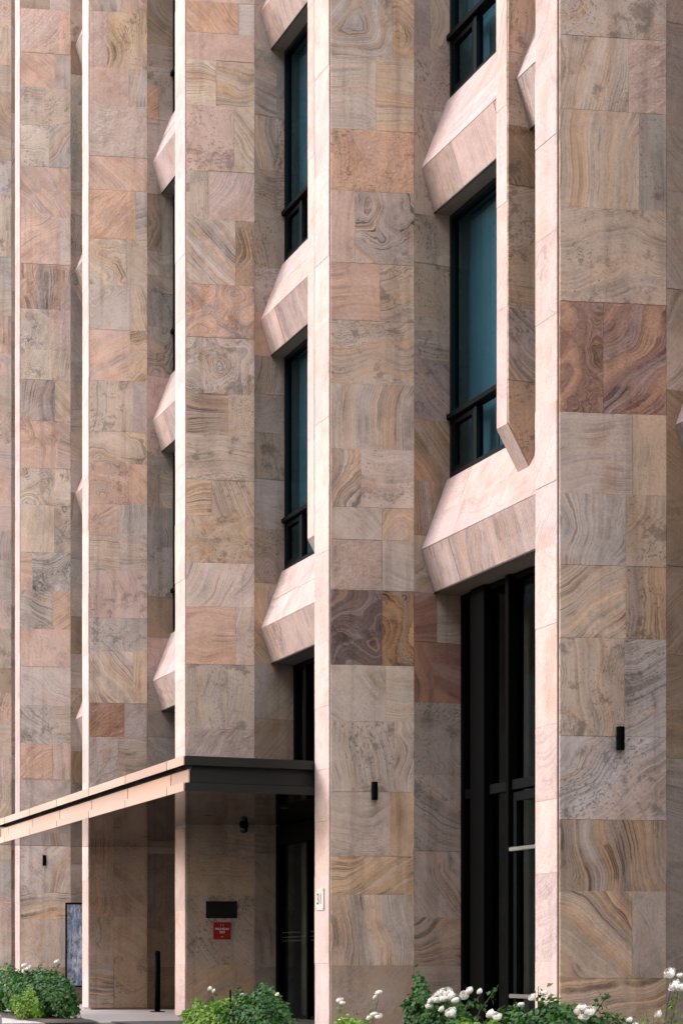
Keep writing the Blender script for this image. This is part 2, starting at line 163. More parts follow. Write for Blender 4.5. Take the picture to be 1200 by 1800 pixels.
FRONTS={-2:[0.03,1.066,2.215,3.216,3.883,4.639,5.274,6.368,7.303,8.313,8.916,9.532,10.327,11.443,12.03,12.84,13.522,14.664,15.376,16.358,16.996,18.126,19.008,19.818,20.476,21.532,22.595,23.292,24.114,24.741],-1:[0.03,0.63,1.671,2.305,3.342,3.905,4.792,5.916,6.987,7.584,8.717,9.383,10.415,10.973,11.834,12.958,13.867,14.92,15.753,16.316,16.962,17.975,18.825,19.891,21.005,21.951],0:[0.03,0.951,1.853,2.533,3.336,4.319,5.357,6.401,7.211,8.299,8.858,9.898,10.548,11.301,12.033,12.697,13.748,14.344,15.115,15.901,16.566,17.199,17.967,18.519,19.449],1:[0.03,1.042,2.046,2.643,3.605,4.177,4.972,5.612,6.551,7.549,8.396,9.136,9.961,10.792,11.388,12.157,13.079,13.637,14.675,15.276,15.905,16.847,17.598],2:[0.03,0.709,1.435,2.523,3.608,4.493,5.213,5.826,6.616,7.348,8.442,9.321,10.137,11.209,12.338,12.972,13.533,14.091,14.872],3:[0.03,0.723,1.672,2.255,2.814,3.491,4.18,5.16,5.852,6.586,7.618,8.312,9.277,10.357,11.373,12.258],4:[0.03,0.733,1.466,2.074,2.696,3.524,4.17,4.697,5.353,6.071,6.765,7.554,8.225,9.254],5:[0.03,0.844,1.455,2.079,3.173,4.064,4.78,5.68,6.586,7.37]}

# ------------------------------------------------------------------ materials
def srgb(r, g, b):
    def f(v):
        v /= 255.0
        return v / 12.92 if v <= 0.04045 else ((v + 0.055) / 1.055) ** 2.4
    return (f(r), f(g), f(b))

class NT:
    """small helper around a node tree"""
    def __init__(self, name):
        self.m = bpy.data.materials.new(name)
        self.m.use_nodes = True
        self.t = self.m.node_tree
        self.n = self.t.nodes
        self.bsdf = self.n['Principled BSDF']
        self.out = self.n['Material Output']
    def new(self, typ, **kw):
        nd = self.n.new(typ)
        for k, v in kw.items():
            setattr(nd, k, v)
        return nd
    def link(self, a, b):
        self.t.links.new(a, b)
    def put(self, sock, v):
        if isinstance(v, bpy.types.NodeSocket):
            self.link(v, sock)
        else:
            sock.default_value = v
    def math(self, op, a, b=0.0, c=0.0, clamp=False):
        nd = self.new('ShaderNodeMath', operation=op, use_clamp=clamp)
        self.put(nd.inputs[0], a); self.put(nd.inputs[1], b); self.put(nd.inputs[2], c)
        return nd.outputs[0]
    def noise(self, vec=None, w=None, scale=1.0, detail=2.0, rough=0.5, dim='3D', dist=0.0):
        nd = self.new('ShaderNodeTexNoise', noise_dimensions=dim)
        if vec is not None: self.put(nd.inputs['Vector'], vec)
        if w is not None: self.put(nd.inputs['W'], w)
        nd.inputs['Scale'].default_value = scale
        nd.inputs['Detail'].default_value = detail
        nd.inputs['Roughness'].default_value = rough
        nd.inputs['Distortion'].default_value = dist
        return nd.outputs[0]
    def smooth(self, v, lo, hi, a=0.0, b=1.0):
        nd = self.new('ShaderNodeMapRange', interpolation_type='SMOOTHSTEP')
        self.put(nd.inputs[0], v); self.put(nd.inputs[1], lo); self.put(nd.inputs[2], hi)
        self.put(nd.inputs[3], a); self.put(nd.inputs[4], b)
        return nd.outputs[0]
    def mix(self, fac, a, b, blend='MIX'):
        nd = self.new('ShaderNodeMix', data_type='RGBA', blend_type=blend)
        self.put(nd.inputs[0], fac)
        for s, v in ((nd.inputs[6], a), (nd.inputs[7], b)):
            if isinstance(v, tuple): v = (v[0], v[1], v[2], 1.0)
            self.put(s, v)
        return nd.outputs[2]
    def scale(self, colour, f):
        nd = self.new('ShaderNodeVectorMath', operation='SCALE')
        self.put(nd.inputs[0], colour); self.put(nd.inputs[3], f)
        return nd.outputs[0]
    def bump(self, h, strength, dist=0.01):
        nd = self.new('ShaderNodeBump')
        nd.inputs['Distance'].default_value = dist
        self.put(nd.inputs['Strength'], strength)
        self.put(nd.inputs['Height'], h)
        self.link(nd.outputs[0], self.bsdf.inputs['Normal'])
    def set(self, **kw):
        names = dict(col='Base Color', rough='Roughness', metal='Metallic', spec='Specular IOR Level')
        for k, v in kw.items():
            s = self.bsdf.inputs[names.get(k, k)]
            if isinstance(v, tuple) and len(v) == 3: v = (*v, 1.0)
            self.put(s, v)
        return self

M = {}
def plain(name, colour, rough=0.5, metal=0.0, spec=0.5, var=0.08, vscale=3.0, bump=0.0, bscale=80.0):
    k = NT(name)
    tc = k.new('ShaderNodeTexCoord').outputs['Object']
    n = k.noise(tc, scale=vscale, detail=5, rough=0.6)
    c = k.scale(k.mix(0.0, colour, colour), k.math('MULTIPLY_ADD', k.math('SUBTRACT', n, 0.5), 2 * var * 2, 1.0))
    k.set(col=c, metal=metal, spec=spec)
    k.set(rough=k.math('MULTIPLY_ADD', n, 0.2, rough - 0.1))
    if bump:
        k.bump(k.noise(tc, scale=bscale, detail=4), bump, 0.004)
    M[name] = k.m
    return k.m

def make_sandstone():
    """veined sandstone: banding follows a warped stripe coordinate of each slab"""
    k = NT('sandstone')
    uv = k.new('ShaderNodeUVMap', uv_map='vein').outputs[0]
    tint = k.new('ShaderNodeAttribute', attribute_name='tint')
    prm = k.new('ShaderNodeAttribute', attribute_name='prm')
    sx = k.new('ShaderNodeSeparateXYZ'); k.link(uv, sx.inputs[0])
    pr = k.new('ShaderNodeSeparateColor'); k.link(prm.outputs['Color'], pr.inputs[0])
    swirl = tint.outputs['Alpha']
    contrast, spots, accent, seed = pr.outputs[0], pr.outputs[1], pr.outputs[2], prm.outputs['Alpha']
    pos = k.new('ShaderNodeCombineXYZ')
    k.put(pos.inputs[0], sx.outputs[0]); k.put(pos.inputs[1], sx.outputs[1]); k.put(pos.inputs[2], k.math('MULTIPLY', seed, 37.0))
    P = pos.outputs[0]
    n_big = k.math('SUBTRACT', k.noise(P, dim='2D', scale=1.5, detail=1.0), 0.5)
    n_mid = k.math('SUBTRACT', k.noise(P, dim='2D', scale=4.5, detail=3.0), 0.5)
    lin = k.math('MULTIPLY', sx.outputs[1], k.math('MULTIPLY_ADD', swirl, -0.8, 1.0))
    s = k.math('MULTIPLY_ADD', n_big, k.math('MULTIPLY_ADD', swirl, 1.75, 0.13), lin)
    s = k.math('MULTIPLY_ADD', n_mid, k.math('MULTIPLY_ADD', swirl, 0.18, 0.028), s)
    W = k.math('MULTIPLY_ADD', seed, 91.0, s)
    b_coarse = k.math('SUBTRACT', k.noise(w=W, scale=7.0, detail=2.0, rough=0.55, dim='1D'), 0.5)
    b_fine = k.math('SUBTRACT', k.noise(w=W, scale=42.0, detail=2.0, rough=0.65, dim='1D'), 0.5)
    b_acc = k.noise(w=k.math('ADD', W, 40.0), scale=4.2, detail=2.0, dim='1D')
    line_n = k.math('ABSOLUTE', k.math('SUBTRACT', k.noise(w=k.math('ADD', W, 11.0), scale=17.0, detail=1.0, dim='1D'), 0.5))
    line_2 = k.math('ABSOLUTE', k.math('SUBTRACT', k.noise(w=k.math('ADD', W, 23.0), scale=54.0, detail=1.0, dim='1D'), 0.48))
    lines = k.math('MAXIMUM', k.smooth(line_n, 0.0, 0.035, 1.0, 0.0), k.smooth(line_2, 0.0, 0.05, 0.85, 0.0))
    # lines fade in and out along their length
    lines = k.math('MULTIPLY', lines, k.smooth(k.noise(P, dim='2D', scale=3.0, detail=3.0), 0.42, 0.62))
    amp = k.math('MULTIPLY', contrast, k.math('ADD', k.math('MULTIPLY', b_coarse, 0.80), k.math('MULTIPLY', b_fine, 0.85)))
    mott = k.math('SUBTRACT', k.noise(P, dim='2D', scale=2.3, detail=6.0, rough=0.62), 0.5)
    grain = k.math('SUBTRACT', k.noise(P, dim='2D', scale=150.0, detail=2.0), 0.5)
    grit = k.math('SUBTRACT', k.noise(P, dim='2D', scale=38.0, detail=4.0, rough=0.7), 0.5)
    val = k.math('ADD', amp, 1.0)
    val = k.math('MULTIPLY_ADD', mott, 0.42, val)
    val = k.math('MULTIPLY_ADD', grit, 0.36, val)
    val = k.math('MULTIPLY_ADD', grain, 0.34, val)
    val = k.math('MULTIPLY_ADD', lines, k.math('MULTIPLY_ADD', contrast, -0.60, -0.08), val)
    c = k.scale(tint.outputs['Color'], val)
    # bands drift between ochre and a cool lilac grey
    b_hue = k.noise(w=k.math('ADD', W, 67.0), scale=6.0, detail=2.0, dim='1D')
    c = k.mix(k.math('MULTIPLY', k.smooth(b_hue, 0.50, 0.66), k.math('MULTIPLY', contrast, 0.75)), c, k.scale(k.mix(0.6, tint.outputs['Color'], srgb(206, 160, 124)), val))
    c = k.mix(k.math('MULTIPLY', k.smooth(b_hue, 0.48, 0.32), k.math('MULTIPLY', contrast, 0.70)), c, k.scale(k.mix(0.6, tint.outputs['Color'], srgb(186, 170, 168)), val))
    # rusty bands
    rust = k.math('MULTIPLY', k.smooth(b_acc, 0.52, 0.62), accent)
    c = k.mix(k.math('MULTIPLY', rust, 0.6), c, k.scale(k.mix(0.5, tint.outputs['Color'], srgb(198, 146, 100)), val))
    # cool grey bloom and warm patches
    bloom = k.smooth(k.noise(P, dim='2D', scale=1.7, detail=4.0, rough=0.6), 0.52, 0.75)
    c = k.mix(k.math('MULTIPLY', bloom, 0.45), c, k.scale(k.mix(0.55, tint.outputs['Color'], srgb(176, 160, 160)), val))
    warm = k.smooth(k.noise(k.scale(P, 1.0), dim='2D', scale=2.9, detail=3.0), 0.58, 0.75)
    c = k.mix(k.math('MULTIPLY', warm, 0.30), c, k.mix(1.0, c, srgb(238, 200, 165), 'MULTIPLY'))
    rough_amt = k.new('ShaderNodeAttribute', attribute_name='relief').outputs['Fac']
    weather = k.smooth(rough_amt, 0.0, 0.15, 0.45, 1.0)
    # dark pits and lichen specks in patches
    patch = k.smooth(k.noise(P, dim='2D', scale=2.6, detail=3.0), 0.51, 0.64)
    vor = k.new('ShaderNodeTexVoronoi', feature='F1', voronoi_dimensions='2D')
    stretch = k.new('ShaderNodeMapping')
    stretch.inputs['Scale'].default_value = (20.0, 40.0, 1.0)
    k.link(P, stretch.inputs[0])
    wob = k.new('ShaderNodeVectorMath', operation='ADD')
    k.link(stretch.outputs[0], wob.inputs[0])
    nz = k.new('ShaderNodeTexNoise', noise_dimensions='2D'); nz.inputs['Scale'].default_value = 14.0; nz.inputs['Detail'].default_value = 3.0
    k.link(P, nz.inputs['Vector'])
    k.link(k.scale(nz.outputs['Color'], 2.4), wob.inputs[1])
    k.link(wob.outputs[0], vor.inputs['Vector'])
    vor.inputs['Scale'].default_value = 1.0
    pit = k.math('MULTIPLY', k.smooth(vor.outputs['Distance'], 0.08, 0.34, 1.0, 0.0), patch)
    speck = k.math('MULTIPLY', k.smooth(k.noise(P, dim='2D', scale=42.0, detail=3.0, rough=0.65), 0.60, 0.67), k.smooth(k.noise(P, dim='2D', scale=3.3, detail=3.0), 0.47, 0.60))
    pit = k.math('MULTIPLY', k.math('MAXIMUM', pit, speck), k.math('MULTIPLY_ADD', spots, 0.48, 0.16))
    c = k.mix(pit, c, k.scale(tint.outputs['Color'], 0.22))
    # soft dark lichen clouds on some slabs
    cloud = k.math('MULTIPLY', k.smooth(k.noise(P, dim='2D', scale=3.6, detail=7.0, rough=0.75), 0.55, 0.66), k.math('MULTIPLY', weather, k.math('MULTIPLY_ADD', spots, 0.50, 0.20)))
    c = k.mix(cloud, c, k.scale(tint.outputs['Color'], 0.38))
    # rain streaks running down across the slabs
    geo = k.new('ShaderNodeNewGeometry').outputs['Position']
    mp = k.new('ShaderNodeMapping'); mp.inputs['Scale'].default_value = (6.0, 6.0, 0.35); k.link(geo, mp.inputs[0])
    streak = k.math('MULTIPLY', k.smooth(k.noise(mp.outputs[0], scale=1.0, detail=4.0, rough=0.6), 0.48, 0.72), k.math('MULTIPLY', weather, 0.32))
    c = k.mix(streak, c, k.mix(1.0, c, srgb(150, 140, 132), 'MULTIPLY'))
    mp2 = k.new('ShaderNodeMapping'); mp2.inputs['Scale'].default_value = (1.6, 1.6, 1.1); k.link(geo, mp2.inputs[0])
    grime = k.math('MULTIPLY', k.smooth(k.noise(mp2.outputs[0], scale=1.0, detail=5.0, rough=0.65), 0.50, 0.68), k.math('MULTIPLY', weather, 0.26))
    c = k.mix(grime, c, k.mix(1.0, c, srgb(168, 158, 148), 'MULTIPLY'))
    k.set(col=c, rough=0.82, spec=0.25)
    h = k.math('MULTIPLY', grit, k.math('MULTIPLY_ADD', rough_amt, 2.2, 0.8))
    h = k.math('MULTIPLY_ADD', b_fine, k.math('MULTIPLY', contrast, 1.0), h)
    k.bump(h, 0.75, 0.006)
    M['sandstone'] = k.m

make_sandstone()
plain('mortar', srgb(150, 132, 119), 0.9, var=0.12, vscale=8)
plain('frame', (0.0025, 0.0033, 0.004), 0.5, spec=0.06, var=0.1)
plain('frame_teal', (0.005, 0.009, 0.011), 0.45, spec=0.10, var=0.1)
plain('black_metal', (0.0014, 0.0016, 0.0017), 0.6, spec=0.03, var=0.1)
plain('joint_dark', srgb(70, 56, 48), 0.9, var=0.2, vscale=14)
plain('seal', (0.006, 0.006, 0.006), 0.6)
plain('champagne', srgb(176, 136, 117), 0.36, metal=0.35, var=0.05, vscale=1.2)
plain('champagne_b', srgb(166, 127, 108), 0.36, metal=0.35, var=0.05, vscale=1.2)
plain('champagne_c', srgb(184, 143, 123), 0.40, metal=0.35, var=0.05, vscale=1.2)
plain('steel', srgb(135, 133, 131), 0.4, metal=0.8, var=0.04)
plain('plate', srgb(196, 180, 174), 0.5, var=0.04)
plain('ink', (0.012, 0.011, 0.010), 0.6)
plain('red_plaque', srgb(140, 12, 14), 0.55, spec=0.15, var=0.06)
plain('dark_plaque', (0.010, 0.007, 0.005), 0.6, spec=0.1)
plain('white_print', srgb(225, 222, 216), 0.5, var=0.02)
plain('emblem_print', srgb(196, 150, 146), 0.5, var=0.02)
plain('bronze_dark', (0.013, 0.012, 0.010), 0.45, spec=0.2, var=0.1)
plain('soil', srgb(60, 48, 40), 0.95, var=0.3, vscale=12, bump=0.8, bscale=40)
plain('paving', srgb(174, 160, 156), 0.75, var=0.10, vscale=2.2, bump=0.25, bscale=60)
plain('asphalt', (0.055, 0.054, 0.054), 0.9, var=0.15, vscale=1.5, bump=0.4, bscale=120)
plain('kerb_stone', srgb(150, 144, 140), 0.85, var=0.1, bump=0.3)
plain('bark', srgb(74, 70, 44), 0.8, var=0.15, vscale=30)
plain('interior_wall', srgb(120, 112, 104), 0.8, var=0.05)
plain('interior_dark', srgb(52, 48, 46), 0.8, var=0.05)
plain('sheer', srgb(176, 178, 180), 0.9, var=0.04)
plain('sticker_blue', srgb(70, 110, 235), 0.4, var=0.02)
plain('mat_dark', srgb(38, 36, 35), 0.95, var=0.2, vscale=40)
plain('lens', (0.01, 0.01, 0.012), 0.08)

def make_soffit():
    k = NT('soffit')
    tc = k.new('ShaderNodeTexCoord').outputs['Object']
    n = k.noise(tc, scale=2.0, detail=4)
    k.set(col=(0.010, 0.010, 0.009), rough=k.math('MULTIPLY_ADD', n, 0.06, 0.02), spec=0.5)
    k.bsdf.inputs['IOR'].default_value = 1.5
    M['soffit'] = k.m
make_soffit()

def make_glass(name, tint, ior=1.5, rough=0.0):
    k = NT(name)
    k.n.remove(k.bsdf)
    tr = k.new('ShaderNodeBsdfTransparent'); tr.inputs[0].default_value = (*tint, 1)
    gl = k.new('ShaderNodeBsdfGlossy'); gl.inputs['Roughness'].default_value = rough
    gl.inputs[0].default_value = (0.40, 0.75, 0.90, 1)
    fr = k.new('ShaderNodeFresnel'); fr.inputs[0].default_value = ior
    mx = k.new('ShaderNodeMixShader')
    gm = k.new('ShaderNodeNewGeometry')
    k.link(k.math('MULTIPLY', fr.outputs[0], k.math('SUBTRACT', 1.0, gm.outputs['Backfacing'])), mx.inputs[0]); k.link(tr.outputs[0], mx.inputs[1]); k.link(gl.outputs[0], mx.inputs[2])
    k.link(mx.outputs[0], k.out.inputs[0])
    M[name] = k.m
make_glass('glass_teal', (0.46, 0.60, 0.65), 1.45)
make_glass('glass_dark', (0.74, 0.76, 0.76), 1.25)

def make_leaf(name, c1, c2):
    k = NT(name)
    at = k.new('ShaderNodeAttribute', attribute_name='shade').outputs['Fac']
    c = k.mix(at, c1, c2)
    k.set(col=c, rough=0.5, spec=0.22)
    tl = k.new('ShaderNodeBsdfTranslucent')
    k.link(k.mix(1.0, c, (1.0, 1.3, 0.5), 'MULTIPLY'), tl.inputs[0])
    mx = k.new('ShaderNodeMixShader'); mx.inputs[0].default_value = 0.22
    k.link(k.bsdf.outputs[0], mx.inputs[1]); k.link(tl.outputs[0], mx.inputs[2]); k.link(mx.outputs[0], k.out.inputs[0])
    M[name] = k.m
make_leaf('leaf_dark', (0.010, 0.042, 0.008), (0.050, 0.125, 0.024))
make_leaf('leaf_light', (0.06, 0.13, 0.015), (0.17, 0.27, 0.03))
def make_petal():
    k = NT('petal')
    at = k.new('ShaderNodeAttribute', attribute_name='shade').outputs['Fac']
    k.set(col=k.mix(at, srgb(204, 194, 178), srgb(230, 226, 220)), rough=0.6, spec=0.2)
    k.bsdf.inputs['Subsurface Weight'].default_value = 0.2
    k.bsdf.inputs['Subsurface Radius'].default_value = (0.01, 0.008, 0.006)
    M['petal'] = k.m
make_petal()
def make_poster():
    k = NT('poster_print')
    tc = k.new('ShaderNodeTexCoord').outputs['Object']
    mp = k.new('ShaderNodeMapping'); mp.inputs['Scale'].default_value = (6, 6, 2.2); k.link(tc, mp.inputs[0])
    n = k.noise(mp.outputs[0], scale=2.6, detail=7, rough=0.75, dist=0.2)
    n2 = k.noise(mp.outputs[0], scale=1.0, detail=3)
    c = k.mix(k.smooth(n, 0.36, 0.66), srgb(66, 72, 92), srgb(186, 190, 204))
    c = k.mix(k.smooth(n2, 0.45, 0.65), c, srgb(176, 194, 226), 'MULTIPLY')
    k.set(col=c, rough=0.2)
    M['poster_print'] = k.m
make_poster()
def make_glow(name, c, e):
    k = NT(name)
    k.set(col=(0.8, 0.7, 0.4))
    k.bsdf.inputs['Emission Color'].default_value = (*c, 1)
    k.bsdf.inputs['Emission Strength'].default_value = e
    M[name] = k.m
make_glow('lamp_glow', (1.0, 0.72, 0.25), 1.2)

# ------------------------------------------------------------------ object helpers
def tag(o, label=None, cat=None, group=None, kind=None):
    if label: o['label'] = label
    if cat: o['category'] = cat
    if group: o['group'] = group
    if kind: o['kind'] = kind
    return o

def obj(name, verts, faces, mat, parent=None, loc=None):
    me = bpy.data.meshes.new(name)
    me.from_pydata([tuple(v) for v in verts], [], faces)
    me.update()
    if mat: me.materials.append(M[mat])
    o = bpy.data.objects.new(name, me)
    col.objects.link(o)
    if loc is not None: o.location = loc
    if parent: o.parent = parent
    return o

def empty(name, loc=(0, 0, 0), parent=None):
    o = bpy.data.objects.new(name, None)
    o.location = loc
    o.empty_display_size = 0.2
    col.objects.link(o)
    if parent: o.parent = parent
    return o

class MB:
    """collects boxes, prisms and tubes for one mesh"""
    def __init__(self):
        self.v = []; self.f = []
    def box(self, x0, x1, y0, y1, z0, z1, c=0.0):
        i = len(self.v)
        if c <= 0:
            self.v += [(x0, y0, z0), (x1, y0, z0), (x1, y1, z0), (x0, y1, z0), (x0, y0, z1), (x1, y0, z1), (x1, y1, z1), (x0, y1, z1)]
            self.f += [tuple(i + k for k in q) for q in ((3, 2, 1, 0), (4, 5, 6, 7), (0, 1, 5, 4), (1, 2, 6, 5), (2, 3, 7, 6), (3, 0, 4, 7))]
        else:   # chamfered vertical and horizontal edges through a stacked ring profile
            def ring(d, z):
                return [(x0 + d, y0, z), (x1 - d, y0, z), (x1, y0 + d, z), (x1, y1 - d, z), (x1 - d, y1, z), (x0 + d, y1, z), (x0, y1 - d, z), (x0, y0 + d, z)]
            def inset(d, z):
                return [(x0 + d + c, y0 + c, z), (x1 - d - c, y0 + c, z), (x1 - c, y0 + d + c, z), (x1 - c, y1 - d - c, z), (x1 - d - c, y1 - c, z), (x0 + d + c, y1 - c, z), (x0 + c, y1 - d - c, z), (x0 + c, y0 + d + c, z)]
            rings = [inset(c * .2, z0), ring(c, z0 + c), ring(c, z1 - c), inset(c * .2, z1)]
            for r in rings: self.v += r
            for k in range(3):
                for j in range(8):
                    a = i + k * 8 + j; b = i + k * 8 + (j + 1) % 8
                    self.f.append((a, b, b + 8, a + 8))
            self.f.append(tuple(i + 7 - j for j in range(8)))
            self.f.append(tuple(i + 24 + j for j in range(8)))
        return self
    def prism(self, pts, x0, x1):
        """profile pts of (y, z) swept along X"""
        i = len(self.v); n = len(pts)
        self.v += [(x0, y, z) for y, z in pts] + [(x1, y, z) for y, z in pts]
        for j in range(n):
            k = (j + 1) % n
            self.f.append((i + j, i + k, i + n + k, i + n + j))
        self.f.append(tuple(i + n - 1 - j for j in range(n)))
        self.f.append(tuple(i + n + j for j in range(n)))
        return self
    def plan(self, pts, z0, z1):
        i = len(self.v); n = len(pts)
        self.v += [(x, y, z0) for x, y in pts] + [(x, y, z1) for x, y in pts]
        for j in range(n):
            k = (j + 1) % n
            self.f.append((i + j, i + k, i + n + k, i + n + j))
        self.f.append(tuple(i + n - 1 - j for j in range(n)))
        self.f.append(tuple(i + n + j for j in range(n)))
        return self
    def tube(self, p0, p1, r0, r1=None, n=10, cap=True):
        r1 = r0 if r1 is None else r1
        p0 = Vector(p0); p1 = Vector(p1)
        d = (p1 - p0).normalized()
        a = d.orthogonal().normalized(); b = d.cross(a)
        i = len(self.v)
        for p, r in ((p0, r0), (p1, r1)):
            for j in range(n):
                t = 2 * math.pi * j / n
                self.v.append(tuple(p + a * (math.cos(t) * r) + b * (math.sin(t) * r)))
        for j in range(n):
            k = (j + 1) % n
            self.f.append((i + j, i + k, i + n + k, i + n + j))
        if cap:
            self.f.append(tuple(i + n - 1 - j for j in range(n)))
            self.f.append(tuple(i + n + j for j in range(n)))
        return self
    def lathe(self, prof, cx, cy, n=20):
        i = len(self.v); m = len(prof)
        for r, z in prof:
            for j in range(n):
                t = 2 * math.pi * j / n
                self.v.append((cx + r * math.cos(t), cy + r * math.sin(t), z))
        for k in range(m - 1):
            for j in range(n):
                q = (j + 1) % n
                self.f.append((i + k * n + j, i + k * n + q, i + (k + 1) * n + q, i + (k + 1) * n + j))
        self.f.append(tuple(i + n - 1 - j for j in range(n)))
        self.f.append(tuple(i + (m - 1) * n + j for j in range(n)))
        return self
    def build(self, name, mat, parent=None, loc=None, smooth=False):
        o = obj(name, self.v, self.f, mat, parent, loc)
        if smooth:
            for p in o.data.polygons: p.use_smooth = True
        return o

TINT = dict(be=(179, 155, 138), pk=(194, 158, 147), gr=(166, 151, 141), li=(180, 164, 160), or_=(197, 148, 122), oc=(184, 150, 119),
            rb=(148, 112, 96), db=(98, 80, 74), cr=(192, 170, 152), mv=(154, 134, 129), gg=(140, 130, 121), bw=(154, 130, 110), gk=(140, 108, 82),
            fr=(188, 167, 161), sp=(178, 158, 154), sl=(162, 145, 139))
ANG = dict(h=0, v=90, d=-45, u=45)
rng = random.Random(11)
GAP = 0.0007

def slab_data(vs, fs, uvs, tint, swirl, con, spots, acc, seed, relief, nm):
    me = bpy.data.meshes.new(nm)
    me.from_pydata([tuple(v) for v in vs], [], fs)
    lay = me.uv_layers.new(name='vein')
    for lp in me.loops:
        lay.data[lp.index].uv = uvs[lp.vertex_index]
    n = len(vs)
    for nm_, typ, key, val in (('tint', 'FLOAT_COLOR', 'color', [*tint, swirl]), ('prm', 'FLOAT_COLOR', 'color', [con, spots, acc, seed]), ('relief', 'FLOAT', 'value', [relief])):
        at = me.attributes.new(nm_, typ, 'POINT')
        at.data.foreach_set(key, val * n)
    me.materials.append(M['sandstone'])
    me.update()
    return me

def slab(name, parent, O, a, b, n, u0, u1, v0, v1, tint, pat, thick=0.028, cham=0.0011, gap=GAP, clip=None, lift=0):
    """one stone slab on the plane O + u a + v b, its face towards n"""
    r = rng
    t = TINT['or_' if tint == 'or' else tint]
    if tint not in ('fr', 'sp', 'sl', 'gk', 'db', 'rb'):
        t = tuple(q * .60 + m * .40 for q, m in zip(t, (190, 169, 152)))
        if tint == 'bw': t = tuple(q - 12 for q in t)  # brown drops further; on slabs under the canopy it carries painted shade
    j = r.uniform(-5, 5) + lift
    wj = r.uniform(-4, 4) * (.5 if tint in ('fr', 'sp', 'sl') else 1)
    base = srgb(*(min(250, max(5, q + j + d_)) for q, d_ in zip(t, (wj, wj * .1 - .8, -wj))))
    letter = pat[0]; con = (0.0, .20, .36, .54, .74, .95)[int(pat[1])]
    spots = 1.0 if '.' in pat else 0.12
    acc = 1.0 if 'o' in pat else 0.15
    relief = 1.0 if 'r' in pat else (0.0 if tint in ('fr', 'sp') else 0.18)
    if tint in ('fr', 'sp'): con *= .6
    swirl = 1.0 if letter == 's' else r.uniform(0.02, 0.14)
    ang = R(ANG.get(letter, r.uniform(0, 180)) + r.uniform(-9, 9))
    if letter in 'du': ang += R(r.uniform(-10, 10))
    seed = r.uniform(0, 1)
    proud = r.uniform(-0.003, 0.003)
    u0 += gap; u1 -= gap; v0 += gap; v1 -= gap
    c = cham
    P = lambda u, v, d: O + a * u + b * v + n * d
    poly = [(u0, v0), (u1, v0), (u1, v1), (u0, v1)]
    if clip: poly = clip
    cx = sum(p[0] for p in poly) / len(poly); cy = sum(p[1] for p in poly) / len(poly)
    def ins(p):
        return (p[0] + (c if p[0] < cx else -c), p[1] + (c if p[1] < cy else -c))
    k = len(poly)
    # wandering arris: every edge gets a mid point nudged by a millimetre
    q = []
    for i in range(k):
        p0 = poly[i]; p1 = poly[(i + 1) % k]
        q.append(p0)
        q.append(((p0[0] + p1[0]) / 2 + r.uniform(-.001, .001), (p0[1] + p1[1]) / 2 + r.uniform(-.001, .001)))
    k = len(q)
    vs = [P(p[0], p[1], -thick) for p in q] + [P(p[0], p[1], proud - c) for p in q] + [P(*ins(p), proud) for p in q]
    pl = list(q) * 3
    fs = []
    for l in range(2):
        for i in range(k):
            i2 = (i + 1) % k
            fs.append((l * k + i, l * k + i2, (l + 1) * k + i2, (l + 1) * k + i))
    if relief < 0.9 or clip:
        fs.append(tuple(2 * k + i for i in range(k)))
    else:
        # split-faced slab: the front is a rough grid instead of one flat face
        i0 = len(vs); NX = max(10, int((u1 - u0) * 40)); NY = max(10, int((v1 - v0) * 40))
        aa = R(r.uniform(35, 75)); cq, sq = math.cos(aa), math.sin(aa); off = Vector((r.uniform(0, 50), r.uniform(0, 50), r.uniform(0, 50)))
        for iy in range(NY + 1):
            for ix in range(NX + 1):
                uu = u0 + c + (u1 - u0 - 2 * c) * ix / NX; vv = v0 + c + (v1 - v0 - 2 * c) * iy / NY
                e = min(ix, iy, NX - ix, NY - iy)
                q1 = cq * uu + sq * vv; q2 = -sq * uu + cq * vv
                wv = noise.noise(Vector((q1 * 1.7, q2 * 1.7, 0)) + off) * .35
                hh = .003 * (1 - abs(noise.noise(Vector((q1 * 2.2, (q2 + wv) * 9.0, 3)) + off)) * 2.2) + .002 * noise.noise(Vector((q1 * 12, q2 * 26, 7)) + off) + .002 * noise.noise(Vector((q1 * 45, q2 * 60, 9)) + off)
                vs.append(P(uu, vv, proud + (hh if e > 0 else 0)))
                pl.append((uu, vv))
        for iy in range(NY):
            for ix in range(NX):
                a_ = i0 + iy * (NX + 1) + ix
                fs.append((a_, a_ + 1, a_ + NX + 2, a_ + NX + 1))
    ca, sa = math.cos(ang), math.sin(ang)
    ou, ov = r.uniform(-20, 20), r.uniform(-20, 20)
    us = r.uniform(.45, 1.0)
    uvs = [((ca * p[0] + sa * p[1]) * us + ou, (-sa * p[0] + ca * p[1]) * us + ov) for p in pl]
    me = slab_data(vs, fs, uvs, base, swirl, con, spots, acc, seed, relief, name)
    o = bpy.data.objects.new(name, me)
    col.objects.link(o)
    o.parent = parent
    return o

def text_mesh(name, body, size, mat, parent, loc, rot, thick=0.001, squeeze=1.0, align='CENTER'):
    cu = bpy.data.curves.new(name, 'FONT')
    cu.body = body; cu.size = size; cu.align_x = align; cu.align_y = 'CENTER'; cu.extrude = thick
    tmp = bpy.data.objects.new(name, cu)
    me = bpy.data.meshes.new_from_object(tmp)
    bpy.data.objects.remove(tmp)
    me.name = name
    me.materials.clear(); me.materials.append(M[mat])
    o = bpy.data.objects.new(name, me)
    o.location = loc; o.rotation_euler = rot; o.scale = (squeeze, 1, 1)
    col.objects.link(o)
    o.parent = parent
    return o

